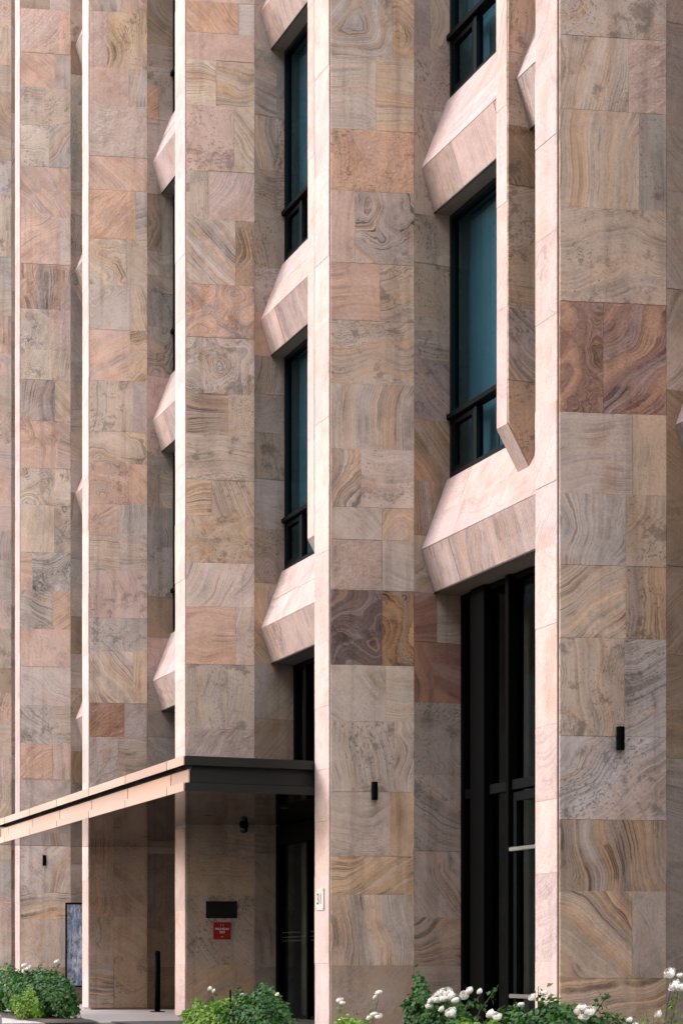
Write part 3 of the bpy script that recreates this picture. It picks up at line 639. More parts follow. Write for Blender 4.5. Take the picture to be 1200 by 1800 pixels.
# ------------------------------------------------------------------ ground
g = obj('ground', [(-400, -400, -.012), (400, -400, -.012), (400, 400, -.012), (-400, 400, -.012)], [(0, 1, 2, 3)], 'asphalt')
tag(g, kind='structure')
pv = MB().box(-60, -8.62, -3.4, 3.0, -.15, -.008).build('pavement', 'paving')
tag(pv, kind='structure')
# paving slabs of the forecourt
px = -16.8 - .24
rp = random.Random(4)
while px < -8.7:
    py = -3.3
    while py < 1.1:
        z = rp.uniform(-.001, .001)
        s_ = MB().box(px + .003, px + 1.197, py + .003, py + .777, -.007, z, .0).build('paving_slab', 'paving', pv)
        py += .78
    px += 1.2
for (x0, x1, y0, y1) in ((-16.5, -8.45, -2.2, -1.55), (-3.75, 9.0, -2.8, -.5)):
    n = 40; vs = []; fs = []
    for i in range(n + 1):
        for j in range(7):
            x = x0 + (x1 - x0) * i / n; y = y0 + (y1 - y0) * j / 6
            e = min(i, n - i, j, 6 - j)
            vs.append((x + rp.uniform(-.02, .02), y + rp.uniform(-.015, .015), .004 if e == 0 else .02 + rp.uniform(0, .03)))
    for i in range(n):
        for j in range(6):
            a = i * 7 + j
            fs.append((a, a + 7, a + 8, a + 1))
    tag(obj('planting_bed', vs, fs, 'soil'), kind='structure')

# ------------------------------------------------------------------ the building
BX0 = {-2: -31.0, -1: -25.86, 0: -20.698, 1: -15.634, 2: -10.504, 3: -5.218, 4: 0.0, 5: 5.2}
BX1 = {-2: -30.55, -1: -25.41, 0: -20.258, 1: -15.193, 2: -10.008, 3: -4.747, 4: .426, 5: 5.65}
TOP = 24.0
SPLAY = .2188; SIDE_Y = .88; WIN_Y = 1.30; GND_Y = 1.43
building = empty('stone_building')
tag(building, 'tall building clad in veined sandstone slabs with deep splayed piers', 'building')
up = Vector((0, 0, 1))
for n in range(-2, 6):
    x0, x1 = BX0[n], BX1[n]
    k = .030
    core = MB().plan([(x0 + k, k), (x1 - k, k), (x1 - k + SPLAY, SIDE_Y), (x1 - k + SPLAY, 2.2), (x0 + k - SPLAY, 2.2), (x0 + k - SPLAY, SIDE_Y)], 0.0, TOP).build('pier', 'mortar', building)
    # narrow front
    zs = FRONTS[n]
    for z0, z1 in zip(zs[:-1], zs[1:]):
        slab('edge_slab', core, Vector((x0, 0, 0)), Vector((1, 0, 0)), up, Vector((0, -1, 0)), 0, x1 - x0 - .042, z0, z1, 'fr', rng.choice(['u1', 'u2', 's2', 'v1', 'u1', 's1', 'h1', 'v2']))
    MB().plan([(x1 - .041, .012), (x1 - .004, .012), (x1 + .004, .045), (x1 - .041, .045)], .03, zs[-1]).build('corner_joint', 'joint_dark', core)
    # splayed side
    d = Vector((SPLAY, SIDE_Y, 0)).normalized(); nn = Vector((d.y, -d.x, 0))
    for (u0, u1, z0, z1, t, p) in SIDES[n]:
        slab('stone_slab', core, Vector((x1, 0, 0)), d, up, nn, max(u0, .006), u1, z0, z1, t, p, lift=13 if n <= 2 else 7)  # farther piers get a lighter tint, standing in for stronger light there
    # the reveal running back to the window: dirt and recess shade painted into tint
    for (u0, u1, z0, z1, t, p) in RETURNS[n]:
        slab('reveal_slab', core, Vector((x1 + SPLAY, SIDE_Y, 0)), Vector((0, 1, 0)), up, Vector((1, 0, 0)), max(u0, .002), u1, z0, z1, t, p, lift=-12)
    # far side of the pier, turned away from the street corner
    d2 = Vector((-SPLAY, SIDE_Y, 0)).normalized(); n2 = Vector((-d2.y, d2.x, 0))
    z = 0.03
    while z < 12 and n > 1:
        h = rng.uniform(.6, 1.0)
        slab('flank_slab', core, Vector((x0, 0, 0)) + d2 * .907, -d2, up, n2, 0, .90, z, z + h, rng.choice(['be', 'gr', 'pk']), rng.choice(['h2', 'v2', 's3']))
        z += h

FLOORS = [5.175, 9.28, 13.365, 17.45]
bays = [(n, BX1[n] + SPLAY, BX0[n + 1] - SPLAY) for n in range(-2, 5)]
def spandrel(n, xa, xb, zr, lo):
    ridge = (.965, zr); top = (1.268, zr + .785); bot = (1.115, zr - .447)
    k = .028
    nt = Vector((0, -(top[1] - ridge[1]), top[0] - ridge[0])).normalized()      # outward of upper slope
    nb = Vector((0, -(ridge[1] - bot[1]), -(bot[0] - ridge[0]))).normalized()
    prof = [(bot[0] + .03, bot[1] + .0), (ridge[0] + .034, ridge[1]), (top[0] + .028, top[1] - .002), (1.5, top[1] - .002), (1.5, bot[1])]
    sp = MB().prism(prof, xa + .0, xb - .0).build('spandrel', 'mortar', building)
    L1 = math.hypot(top[0] - ridge[0], top[1] - ridge[1]); L2 = math.hypot(ridge[0] - bot[0], ridge[1] - bot[1])
    d1 = Vector((0, top[0] - ridge[0], top[1] - ridge[1])) / L1
    d2 = Vector((0, ridge[0] - bot[0], ridge[1] - bot[1])) / L2
    def row(O, dd, nn, v0, v1, tints, lo_, hi_, pats=('u1', 'h1', 'u2', 'h2')):
        x = xa
        first = rng.uniform(.5, .8)
        while x < xb - .01:
            w = first if first else rng.uniform(lo_, hi_); first = None
            x2 = x + w
            if xb - x2 < .45: x2 = xb
            slab('sill_slab', sp, Vector((0, O[0], O[1])), Vector((1, 0, 0)), dd, nn, x, x2, v0, v1, rng.choice(tints), rng.choice(pats))
            x = x2
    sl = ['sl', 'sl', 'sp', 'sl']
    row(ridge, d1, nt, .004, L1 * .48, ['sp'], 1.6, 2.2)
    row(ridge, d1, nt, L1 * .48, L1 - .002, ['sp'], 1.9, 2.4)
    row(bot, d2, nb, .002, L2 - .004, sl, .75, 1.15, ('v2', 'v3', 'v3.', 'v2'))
    # drip strip and soffit board
    MB().box(xa + .002, xb - .002, bot[0] - .004, bot[0] + .012, bot[1] - .016, bot[1] - .003).build('drip_strip', 'seal', sp)
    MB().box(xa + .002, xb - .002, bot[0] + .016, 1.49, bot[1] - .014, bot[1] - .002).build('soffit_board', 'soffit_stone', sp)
    return sp
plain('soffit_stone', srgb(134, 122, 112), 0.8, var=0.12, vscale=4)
for (n, xa, xb) in bays:
    for fi, zr in enumerate(FLOORS):
        if n >= 3 and fi > 2: continue
        spandrel(n, xa, xb, zr, fi)

# intermediate fins hanging in the middle of each bay
def mid_fin(n, xa, xb):
    xm = (BX0[n] + BX0[n + 1]) / 2 + .08
    w = .25; z0 = 5.95; ztop = 15.5 if n < 3 else 11.5
    x0, x1 = xm, xm + w
    y0 = .88
    # body with the cut-away foot
    prof = [(y0 + .025, z0 + .02), (1.40, z0 - .83), (1.49, z0 - .85), (1.49, ztop), (y0 + .025, ztop)]
    fin = MB().prism(prof, x0 + .02, x1 - .02).build('intermediate_fin', 'mortar', building)
    z = z0 + .0
    while z < ztop - .2:
        h = min(rng.uniform(.8, 1.25), ztop - z)
        slab('edge_slab', fin, Vector((x0, y0, 0)), Vector((1, 0, 0)), up, Vector((0, -1, 0)), 0, w - .022, z, z + h, 'fr', rng.choice(['u1', 'u2', 'v1', 's1']))
        z += h
    z = z0 + .42; first = True
    while z < ztop - .2:
        h = min(rng.uniform(.5, .95), ztop - z)
        slab('reveal_slab', fin, Vector((x1, y0, 0)), Vector((0, 1, 0)), up, Vector((1, 0, 0)), .004, .60, z, z + h, rng.choice(['bw', 'be', 'oc', 'be', 'bw']), rng.choice(['v2.', 's3.', 'h2.', 'd3.']))
        z += h
    # the tapering bottom slab of the side
    slope = .85 / .495
    slab('reveal_slab', fin, Vector((x1, y0, 0)), Vector((0, 1, 0)), up, Vector((1, 0, 0)), 0, 1, 0, 1, 'oc', 's2.', clip=[(.012, z0 + .01), (.598, z0 + .01 - .586 * slope), (.598, z0 + .418), (.006, z0 + .418)])
    # underside of the foot
    dd = Vector((0, .495, -.85)).normalized(); nn = Vector((0, dd.z, -dd.y)); nn = nn if nn.y < 0 else -nn
    slab('edge_slab', fin, Vector((x0, y0, z0)), Vector((1, 0, 0)), dd, nn, 0, w - .012, .004, .97, 'sl', 'v1')
    return fin
for (n, xa, xb) in bays:
    mid_fin(n, xa, xb)

# upper windows: two per bay and floor, either side of the intermediate fin
def window(xa, xb, z0, z1, zt, curtain):
    y = WIN_Y
    fr = MB()
    e = .042
    fr.box(xa, xa + e, y, y + .09, z0, z1).box(xb - e, xb, y, y + .09, z0, z1)
    fr.box(xa + e, xb - e, y, y + .09, z0, z0 + .06).box(xa + e, xb - e, y, y + .09, z1 - .05, z1)
    wd = fr.build('window', 'frame_teal', building)
    MB().box(xa + .002, xb - .002, y - .045, y + .085, zt - .030, zt + .030, .006).build('transom', 'frame', wd)
    m = xa + .62
    MB().box(m - .035, m + .035, y + .004, y + .085, z0 + .062, zt - .037).build('mullion', 'frame_teal', wd)
    # opening casement frame
    cf = MB(); a0, a1, b0, b1 = xa + e + .006, m - .04, z0 + .066, zt - .041
    cf.box(a0, a0 + .05, y + .012, y + .07, b0, b1).box(a1 - .05, a1, y + .012, y + .07, b0, b1)
    cf.box(a0 + .05, a1 - .05, y + .012, y + .07, b0, b0 + .05).box(a0 + .05, a1 - .05, y + .012, y + .07, b1 - .05, b1)
    cf.build('casement', 'frame', wd)
    for (p0, p1, q0, q1) in ((xa + e, xb - e, zt + .035, z1 - .05), (a0 + .05, a1 - .05, b0 + .05, b1 - .05), (m + .035, xb - e, z0 + .06, zt - .035)):
        MB().box(p0, p1, y + .045, y + .053, q0, q1).build('pane', 'glass_teal', wd)
    # sheer curtain in folds behind the glass
    vs = []; fs = []; n = 60
    for (ca, cb) in curtain:
        i0 = len(vs); N = max(6, int((cb - ca) * 40))
        ph = rng.uniform(0, 6)
        for i in range(N + 1):
            x = ca + (cb - ca) * i / N
            yy = y + .20 + .006 * math.sin(x * 46 + ph) + .008 * math.sin(x * 19 + ph * 2)
            vs += [(x, yy, z0 + .02), (x, yy, z1 - .02)]
        for i in range(N):
            a = i0 + i * 2
            fs.append((a, a + 2, a + 3, a + 1))
    c = obj('curtain', vs, fs, 'sheer', wd)
    for p in c.data.polygons: p.use_smooth = True
    return wd
for (n, xa, xb) in bays:
    xm = (BX0[n] + BX0[n + 1]) / 2 + .08
    for fi, zr in enumerate(FLOORS[:3] if n < 3 else FLOORS[:2]):
        z0 = zr + .79; z1 = FLOORS[fi + 1] - .46
        for (wa, wb) in ((xa + .004, xm - .0), (xm + .25, xb - .004)):
            window(wa, wb, z0, z1, zr + 1.455, [(wa + .03, wa + .78), (wa + .80, wb - .03)])

# rooms behind the upper windows and the ground floor
room = MB()
for zr in FLOORS[:3]:
    room.box(-31, 10, 1.56, 6.0, zr - .40, zr + .40)
room.build('floor_slabs', 'interior_dark', building)
MB().box(-31, 10, 6.0, 6.2, 0, TOP).build('rear_wall', 'interior_wall', building)
MB().box(-31, 10, 1.5, 6.2, TOP, TOP + .3).build('roof', 'mortar', building)

# ground floor glazing (every bay but the two under the canopy)
def ground_glazing(n, xa, xb):
    y = GND_Y; zt = FLOORS[0] - .465
    fr = MB()
    fr.box(xa + .004, xa + .09, y, y + .10, 0.01, zt).box(xb - .09, xb - .004, y, y + .10, .01, zt)
    fr.box(xa + .09, xb - .09, y, y + .10, .01, .09).box(xa + .09, xb - .09, y, y + .10, zt - .06, zt)
    gz = fr.build('glazed_screen', 'black_metal', building)
    # deep black posts
    xs = [xa + .36, xa + 1.20, xa + 2.45, xb - .95]
    ws = [.34, .075, .075, .34]
    for x, w in zip(xs, ws):
        MB().box(x, x + w, y - .06, y + .12, .012, zt - .004, .008).build('post', 'black_metal', gz)
    MB().box(xa + .092, xs[1] - .002, y + .004, y + .09, 2.50, 2.60).build('rail', 'frame', gz)
    MB().box(xs[1] + .08, xs[2] - .002, y - .02, y + .09, 2.50, 2.60).build('rail', 'frame', gz)
    MB().box(xs[2] + .08, xb - .092, y + .004, y + .09, 2.50, 2.60).build('rail', 'frame', gz)
    for z0, z1 in ((.09, 2.50), (2.60, zt - .06)):
        for (a, b) in ((xa + .09, xs[0]), (xs[0] + ws[0], xs[1]), (xs[1] + ws[1], xs[2]), (xs[2] + ws[2], xs[3]), (xs[3] + ws[3], xb - .09)):
            MB().box(a + .001, b - .001, y + .04, y + .05, z0, z1).build('pane', 'glass_dark', gz)
    # door leaf between the second and third posts
    da, db = xs[1] + .095, xs[2] - .02
    dl = MB()
    dl.box(da, da + .07, y - .012, y + .036, .03, 2.47).box(db - .07, db, y - .012, y + .036, .03, 2.47)
    dl.box(da + .07, db - .07, y - .012, y + .036, .03, .13).box(da + .07, db - .07, y - .012, y + .036, 2.38, 2.47)
    dl.build('door', 'frame', gz)
    for z in (1.885, .385):
        MB().box(da - .01, db + .01, y - .06, y - .02, z - .022, z + .022, .006).build('push_bar', 'steel', gz)
    # backing wall added to lighten the panes, standing in for their grey reflections
    MB().box(xa + .1, xb - .1, 2.0, 2.06, .0, zt).build('pane_backing', 'interior_wall', gz)
for (n, xa, xb) in bays:
    if n in (1, 2): continue
    ground_glazing(n, xa, xb)

# entrance bay (2) and the stone infill of bay 1 under the canopy
zt = FLOORS[0] - .465
xa1, xb1 = bays[3][1], bays[3][2]
xa2, xb2 = bays[4][1], bays[4][2]
ds = MB()
ds.box(xa1 + .004, xa1 + .09, GND_Y, GND_Y + .10, .01, zt).box(xb1 - .09, xb1 - .004, GND_Y, GND_Y + .10, .01, zt)
ds.box(xa1 + .09, xb1 - .09, GND_Y, GND_Y + .10, .01, .09).box(xa1 + .09, xb1 - .09, GND_Y, GND_Y + .10, 2.40, 2.60).box(xa1 + .09, xb1 - .09, GND_Y, GND_Y + .10, zt - .06, zt)
dscr = ds.build('glazed_screen', 'black_metal', building)
for q in (0, 1, 2):
    w_ = (xb1 - xa1 - .18) / 3
    MB().box(xa1 + .09 + q * w_ + .03, xa1 + .09 + (q + 1) * w_ - .03, GND_Y + .04, GND_Y + .05, .092, 2.398).build('pane', 'glass_dark', dscr)
    MB().box(xa1 + .09 + q * w_ + .03, xa1 + .09 + (q + 1) * w_ - .03, GND_Y + .04, GND_Y + .05, 2.602, zt - .062).build('pane', 'glass_dark', dscr)
    if q: MB().box(xa1 + .09 + q * w_ - .03, xa1 + .09 + q * w_ + .03, GND_Y - .02, GND_Y + .09, .012, zt - .004).build('post', 'black_metal', dscr)
# glazed entrance
y = 1.18
en = MB()
en.box(xa2 + .004, xa2 + .10, y, y + .14, .0, 2.55).box(xb2 - .10, xb2 - .004, y, y + .14, 0, 2.55)
en.box(xa2 + .10, xb2 - .10, y, y + .14, 2.30, 2.55)
en.box(xa2 + .004, xa2 + .09, GND_Y, GND_Y + .10, 2.62, zt).box(xb2 - .09, xb2 - .004, GND_Y, GND_Y + .10, 2.62, zt).box(xa2 + .09, xb2 - .09, GND_Y, GND_Y + .10, zt - .06, zt).box(xa2 + .09, xb2 - .09, GND_Y, GND_Y + .10, 2.62, 2.70)
en.box(xa2 + .45, xa2 + .53, GND_Y - .02, GND_Y + .099, 2.70, zt - .06).box(xa2 + 2.0, xa2 + 2.08, GND_Y - .02, GND_Y + .099, 2.70, zt - .06)
ent = en.build('entrance_screen', 'black_metal', building)
posts = [xa2 + 1.12, xa2 + 2.1, xa2 + 3.1]
for x in posts:
    MB().box(x, x + .06, y + .01, y + .13, .0, 2.30).build('post', 'black_metal', ent)
edges = [xa2 + .10] + [q for x in posts for q in (x, x + .06)] + [xb2 - .10]
for a, b in zip(edges[0::2], edges[1::2]):
    MB().box(a + .001, b - .001, y + .05, y + .062, .012, 2.298).build('door_pane', 'glass_dark', ent)
    MB().box(a + .02, b - .02, y + .045, y + .07, .0, .05).build('door_rail', 'black_metal', ent)
MB().box(xa2 + .09, xb2 - .09, GND_Y + .04, GND_Y + .05, 2.70, zt - .06).build('fanlight_pane', 'glass_dark', ent)
# rows of frosted marks on the entrance glass
mk = MB()
for zr_ in (1.02, 1.07, 1.13):
    x = edges[0] + .03
    while x < edges[0] + 3.9:
        w = rng.uniform(.012, .03)
        mk.box(x, x + w, y + .0465, y + .049, zr_ - .004, zr_ + .004)
        x += w + rng.uniform(.02, .04)
tag(mk.build('frosted_marks', 'interior_dark', ent), kind='stuff')
for zz_ in (1.245, .89):
    MB().box(xa2 + 1.18 - .09, xa2 + 1.18 - .06, y + .044, y + .048, zz_, zz_ + .05).build('door_sticker', 'sticker_blue', ent)
# lobby: stone wing wall and a slim lit wall lamp
MB().box(xa2 + .11, xa2 + .40, 1.50, 4.6, 0, 2.9).build('lobby_pier', 'interior_wall', building)
ll = empty('lobby_lamp', (xa2 + .60, 1.62, 0))
MB().box(-.03, .03, .0, .03, .0, 1.62, .004).build('post', 'black_metal', ll)
MB().box(-.012, .012, -.012, -.001, 1.10, 1.36).build('light_strip', 'lamp_glow', ll)
tag(ll, 'slim post with a glowing yellow strip seen through the entrance glass', 'lamp')

# ------------------------------------------------------------------ entrance canopy
CX0, CX1 = -15.24, -5.245
CY = -1.48
core = MB().box(CX0 + .13, CX1 - .13, CY + .13, 1.16, 2.60, 2.90).build('canopy', 'seal', building)
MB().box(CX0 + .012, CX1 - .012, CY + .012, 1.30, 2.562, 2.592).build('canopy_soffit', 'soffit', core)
MB().box(CX0 + .012, CX1 - .012, CY + .012, 1.43, 2.905, 2.93).build('canopy_roof', 'black_metal', core)
def band(z0, z1, setb, joints):
    xs = [CX0 + setb] + sorted(joints) + [CX1 - setb]
    for a, b in zip(xs[:-1], xs[1:]):
        MB().box(a + .011, b - .011, CY + setb, CY + setb + .012, z0, z1).build('fascia_panel', rng.choice(['champagne', 'champagne_b', 'champagne_c']), core)
    for x_, s_ in ((CX1 - setb, -1), (CX0 + setb, 1)):
        ys = [CY + setb + .022, -.08] if s_ < 0 else [CY + setb + .022, -.08]
        MB().box(min(x_, x_ + s_ * .02), max(x_, x_ + s_ * .02), ys[0], .0, z0, z1).build('end_panel', 'bronze_dark', core)
band(2.838, 2.936, 0.0, [-5.89, -7.61, -9.36, -11.1, -12.78, -14.5])
band(2.662, 2.802, .085, [-6.01, -7.8, -9.53, -11.27, -12.97, -14.62])
band(2.560, 2.650, 0.0, [-5.89, -7.61, -9.36, -11.1, -12.78, -14.5])
for (x_, y_) in ((-12.6, .2), (-10.9, -.7), (-8.4, -.2), (-7.0, .3)):
    MB().lathe([(.05, 2.5595), (.05, 2.5615)], x_, y_, 16).build('downlight', 'seal', core)

# ------------------------------------------------------------------ fittings on the piers
side_d = Vector((SPLAY, SIDE_Y, 0)).normalized(); side_n = Vector((side_d.y, -side_d.x, 0))
def on_side(n, u, z, off=0.0):
    p = Vector((BX1[n], 0, z)) + side_d * u + side_n * off
    return p
side_rot = math.atan2(side_d.y, side_d.x)       # local X runs along the splayed side
def wall_lamp(n, u, z, label):
    root = empty('wall_lamp', on_side(n, u, z))
    root.rotation_euler = (0, 0, side_rot)
    MB().box(-.02, .02, -.018, .004, -.05, .05, .003).build('bracket', 'black_metal', root)
    MB().lathe([(.030, -.097), (.034, -.095), (.034, .095), (.030, .097)], 0, -.055, 24).build('housing', 'black_metal', root, smooth=False)
    MB().lathe([(.026, -.0985), (.026, -.0975)], 0, -.055, 20).build('lens', 'lens', root)
    tag(root, label, 'lamp', 'up-down lamps on the piers')
    return root
wall_lamp(4, .502, 2.565, 'small black cylindrical lamp on the nearest pier at the right')
wall_lamp(3, .470, 2.565, 'small black cylindrical lamp on the pier that carries the number 31')
wall_lamp(0, .436, 2.600, 'small black cylindrical lamp left of the canopy, above the blue poster')

# house number plate on the front of pier 3
np_ = empty('house_number_plate', (-5.03, -.004, 1.412))
MB().box(-.115, .115, -.014, -.002, -.118, .118, .003).build('plate', 'plate', np_)
text_mesh('numerals', '31', .17, 'ink', np_, (.0, -.0155, 0), (R(90), 0, 0), squeeze=.95)
for sx_ in (-1, 1):
    for sz_ in (-1, 1):
        MB().lathe([(.008, 0), (.006, .003)], 0, 0, 10).build('screw', 'steel', np_, (sx_ * .095, -.0145, sz_ * .098)).rotation_euler = (R(90), 0, 0)
tag(np_, 'pale plate with black number 31 on the sunlit pier front', 'number plate')

# plaques on pier 2
pq = empty('dark_plaque', on_side(2, .470, 1.435)); pq.rotation_euler = (0, 0, side_rot)
MB().box(-.207, .207, -.016, -.003, -.113, .113, .003).build('panel', 'dark_plaque', pq)
tag(pq, 'blank dark rectangular plaque above the red plaque under the canopy', 'plaque')
rq = empty('red_plaque', on_side(2, .476, 1.157)); rq.rotation_euler = (0, 0, side_rot)
MB().box(-.115, .115, -.018, -.003, -.113, .113, .004).build('panel', 'red_plaque', rq)
text_mesh('lettering', 'MICHELIN', .040, 'white_print', rq, (0, -.0195, .022), (R(90), 0, 0), .0004)
text_mesh('lettering', '2025', .038, 'white_print', rq, (0, -.0195, -.020), (R(90), 0, 0), .0004)
for dx in (-.018, .018):
    MB().lathe([(.006, 0), (.006, .0012)], 0, 0, 12).build('emblem', 'emblem_print', rq, (dx, -.0185, .076)).rotation_euler = (R(90), 0, 0)
    MB().box(dx - .002, dx + .002, -.0196, -.0184, .056, .070).build('emblem', 'emblem_print', rq)
MB().box(-.016, .016, -.0196, -.0184, -.084, -.076).build('emblem', 'emblem_print', rq)
tag(rq, 'square red plaque with white lettering below the dark plaque', 'plaque')

# security camera under the canopy
cc = empty('security_camera', (-9.75, .72, 2.56))
MB().lathe([(.055, -.03), (.06, -.002)], 0, 0, 20).build('mount', 'black_metal', cc)
MB().lathe([(.004, -.115), (.030, -.108), (.048, -.085), (.052, -.055), (.05, -.031)], 0, 0, 20).build('dome', 'lens', cc, smooth=True)
tag(cc, 'dark dome security camera hanging from the canopy soffit', 'camera')

# bollard
bo = empty('bollard', (-13.32, .57, 0))
MB().lathe([(.11, 0.001), (.11, .010), (.105, .013)], 0, 0, 24).build('base_plate', 'black_metal', bo)
MB().lathe([(.043, .013), (.043, .84), (.040, .842), (.040, .850), (.043, .852), (.043, .885), (.036, .905), (.018, .914), (.004, .916)], 0, 0, 24).build('post', 'black_metal', bo, smooth=True)
tag(bo, 'slim black round-topped bollard in the shade under the canopy', 'bollard')

# display case by pier 0
dc = empty('poster_case', (-19.83, .73, .30)); dc.rotation_euler = (0, 0, side_rot)
cf = MB()
cf.box(.0, .03, -.05, .02, 0, 1.53).box(.62, .65, -.05, .02, 0, 1.53).box(.03, .62, -.05, .02, 1.50, 1.53).box(.03, .62, -.05, .02, 0, .03)
cf.build('case_frame', 'black_metal', dc)
MB().box(.03, .62, -.005, .015, .03, 1.50).build('print', 'poster_print', dc)
MB().box(.08, .12, -.04, .01, -.29, .0).build('leg', 'black_metal', dc)
MB().box(.53, .57, -.04, .01, -.29, .0).build('leg', 'black_metal', dc)
tag(dc, 'upright poster case with blue and white print behind a pier', 'poster case')

dm = MB().box(-8.55, -5.45, -1.40, 1.12, -.0015, .012, .003).build('added_mat', 'mat_dark')  # unseen mat, added to cut light bounced up under the canopy
tag(dm, 'wide charcoal mat added out of view to cut bounce under the canopy', 'added_mat')

# low kerb block in the foreground, lower left
kb = MB().box(-7.4, -5.36, -3.95, -3.40, 0.001, .185, .012).build('kerb_block', 'kerb_stone')
tag(kb, 'low grey stone kerb block at the lower left corner', 'kerb')

# ------------------------------------------------------------------ blocks added out of view to shade the facade
plain('render_grey', srgb(120, 112, 104), 0.85, var=0.08)
def shade_block(x0, x1, y0, y1, h, label):
    root = empty('shade_block', ((x0 + x1) / 2, y0, 0))
    ox, oy = (x0 + x1) / 2, y0
    MB().box(x0 - ox, x1 - ox, y1 - oy, -.35, 0, h).build('wall', 'render_grey', root)
    z = 1.0
    while z < h - 2.5:
        MB().box(x0 - ox + .5, x1 - ox - .5, -.36, -.30, z, z + 2.0).build('window_band', 'lens', root)
        MB().box(x0 - ox, x1 - ox, -.348, 0, z + 2.0, z + 3.4).build('ledge', 'render_grey', root)
        z += 3.4
    tag(root, label, 'building', 'added shading blocks out of view')
shade_block(-6.0, 70.0, -27.0, -45.0, 32.0, 'grey block added out of view to screen low sky, right of the gap')
shade_block(-130.0, -38.5, -27.0, -45.0, 32.0, 'grey block added out of view to screen low sky, left of the gap')

# ------------------------------------------------------------------ plants
def leaf_cloud(name, parent, blobs, n, size, mat, rnd, up_bias=.35, hollow=.55, pointy=.42):
    """small folded leaves scattered through overlapping lumps"""
    vs = []; fs = []; sh = []
    vol = [b[3] * b[4] * b[5] for b in blobs]; tot = sum(vol)
    for b, v in zip(blobs, vol):
        cx, cy, cz, rx, ry, rz = b
        lump = [(rnd.uniform(0, 6.3), rnd.uniform(2, 5), rnd.uniform(.05, .16)) for _ in range(5)]
        for _ in range(int(n * v / tot)):
            d = Vector((rnd.gauss(0, 1), rnd.gauss(0, 1), rnd.gauss(0, 1))).normalized()
            r = (hollow + (1 - hollow) * rnd.random() ** .6)
            bump = 1 + sum(a * math.sin(f * (d.x + 1.3 * d.y) + ph + f * .7 * d.z) for ph, f, a in lump)
            r *= bump
            if rnd.random() < .06: r *= rnd.uniform(1.05, 1.28)
            p = Vector((cx + d.x * rx * r, cy + d.y * ry * r, cz + d.z * rz * r))
            if p.z < .015: continue
            nrm = (d + Vector((rnd.uniform(-.7, .7), rnd.uniform(-.7, .7), rnd.uniform(-.3, .7) + up_bias))).normalized()
            t = nrm.orthogonal().normalized()
            t.rotate(Matrix.Rotation(rnd.uniform(0, 6.283), 3, nrm))
            t = (t + Vector((0, 0, .35))).normalized()
            sd = nrm.cross(t).normalized()
            L = size * rnd.uniform(.5, 1.55); Wd = L * pointy
            i = len(vs)
            vs += [p, p + t * L * .45 + sd * Wd + nrm * L * .10, p + t * L - nrm * L * .12, p + t * L * .45 - sd * Wd + nrm * L * .10, p + t * L * .5 - nrm * L * .02]
            fs += [(i, i + 1, i + 4), (i + 1, i + 2, i + 4), (i + 2, i + 3, i + 4), (i + 3, i, i + 4)]
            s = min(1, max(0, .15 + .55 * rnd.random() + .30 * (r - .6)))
            sh += [s] * 5
    o = obj(name, vs, fs, mat, parent)
    a = o.data.attributes.new('shade', 'FLOAT', 'POINT')
    a.data.foreach_set('value', sh)
    return o

def rose_mesh(rnd, R0):
    """double rose: petals are flaring patches of concentric balls"""
    vs = []; fs = []; sh = []
    for layer, (cnt, pol, rad, wid) in enumerate(((6, 78, 1.0, 40), (6, 56, .95, 36), (5, 36, .86, 36), (4, 16, .74, 40))):
        for i in range(cnt):
            az = 6.283 * (i + .5 * layer) / cnt + rnd.uniform(-.2, .2)
            rr_ = rad * rnd.uniform(.9, 1.1)
            k = len(vs)
            for iy in range(5):
                f = iy / 4
                th = R(150 - (150 - pol + rnd.uniform(-6, 6)) * f)
                flare = 1 + .22 * max(0, f - .6) / .4 * (1 - layer * .2)
                for ix in range(5):
                    g = (ix - 2) / 2
                    ph = az + g * R(wid) * (.35 + .65 * math.sin(min(1, f * 1.25) * math.pi * .62)) / max(.35, math.sin(th)) * .8
                    r_ = rr_ * flare * (1 - .10 * abs(g) * f)
                    tip = -.10 * g * g * (1 if iy == 4 else 0)
                    vs.append(Vector((math.sin(th) * math.cos(ph) * r_, math.sin(th) * math.sin(ph) * r_, math.cos(th) * r_ * .85 + .5 + tip)) * R0)
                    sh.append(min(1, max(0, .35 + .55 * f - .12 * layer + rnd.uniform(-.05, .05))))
            for iy in range(4):
                for ix in range(4):
                    q = k + iy * 5 + ix
                    fs.append((q, q + 1, q + 6, q + 5))
    me = bpy.data.meshes.new('rose')
    me.from_pydata([tuple(v) for v in vs], [], fs)
    a = me.attributes.new('shade', 'FLOAT', 'POINT'); a.data.foreach_set('value', sh)
    me.materials.append(M['petal'])
    for p in me.polygons: p.use_smooth = True
    return me
rr = random.Random(21)
ROSES = [rose_mesh(rr, .027) for _ in range(5)]

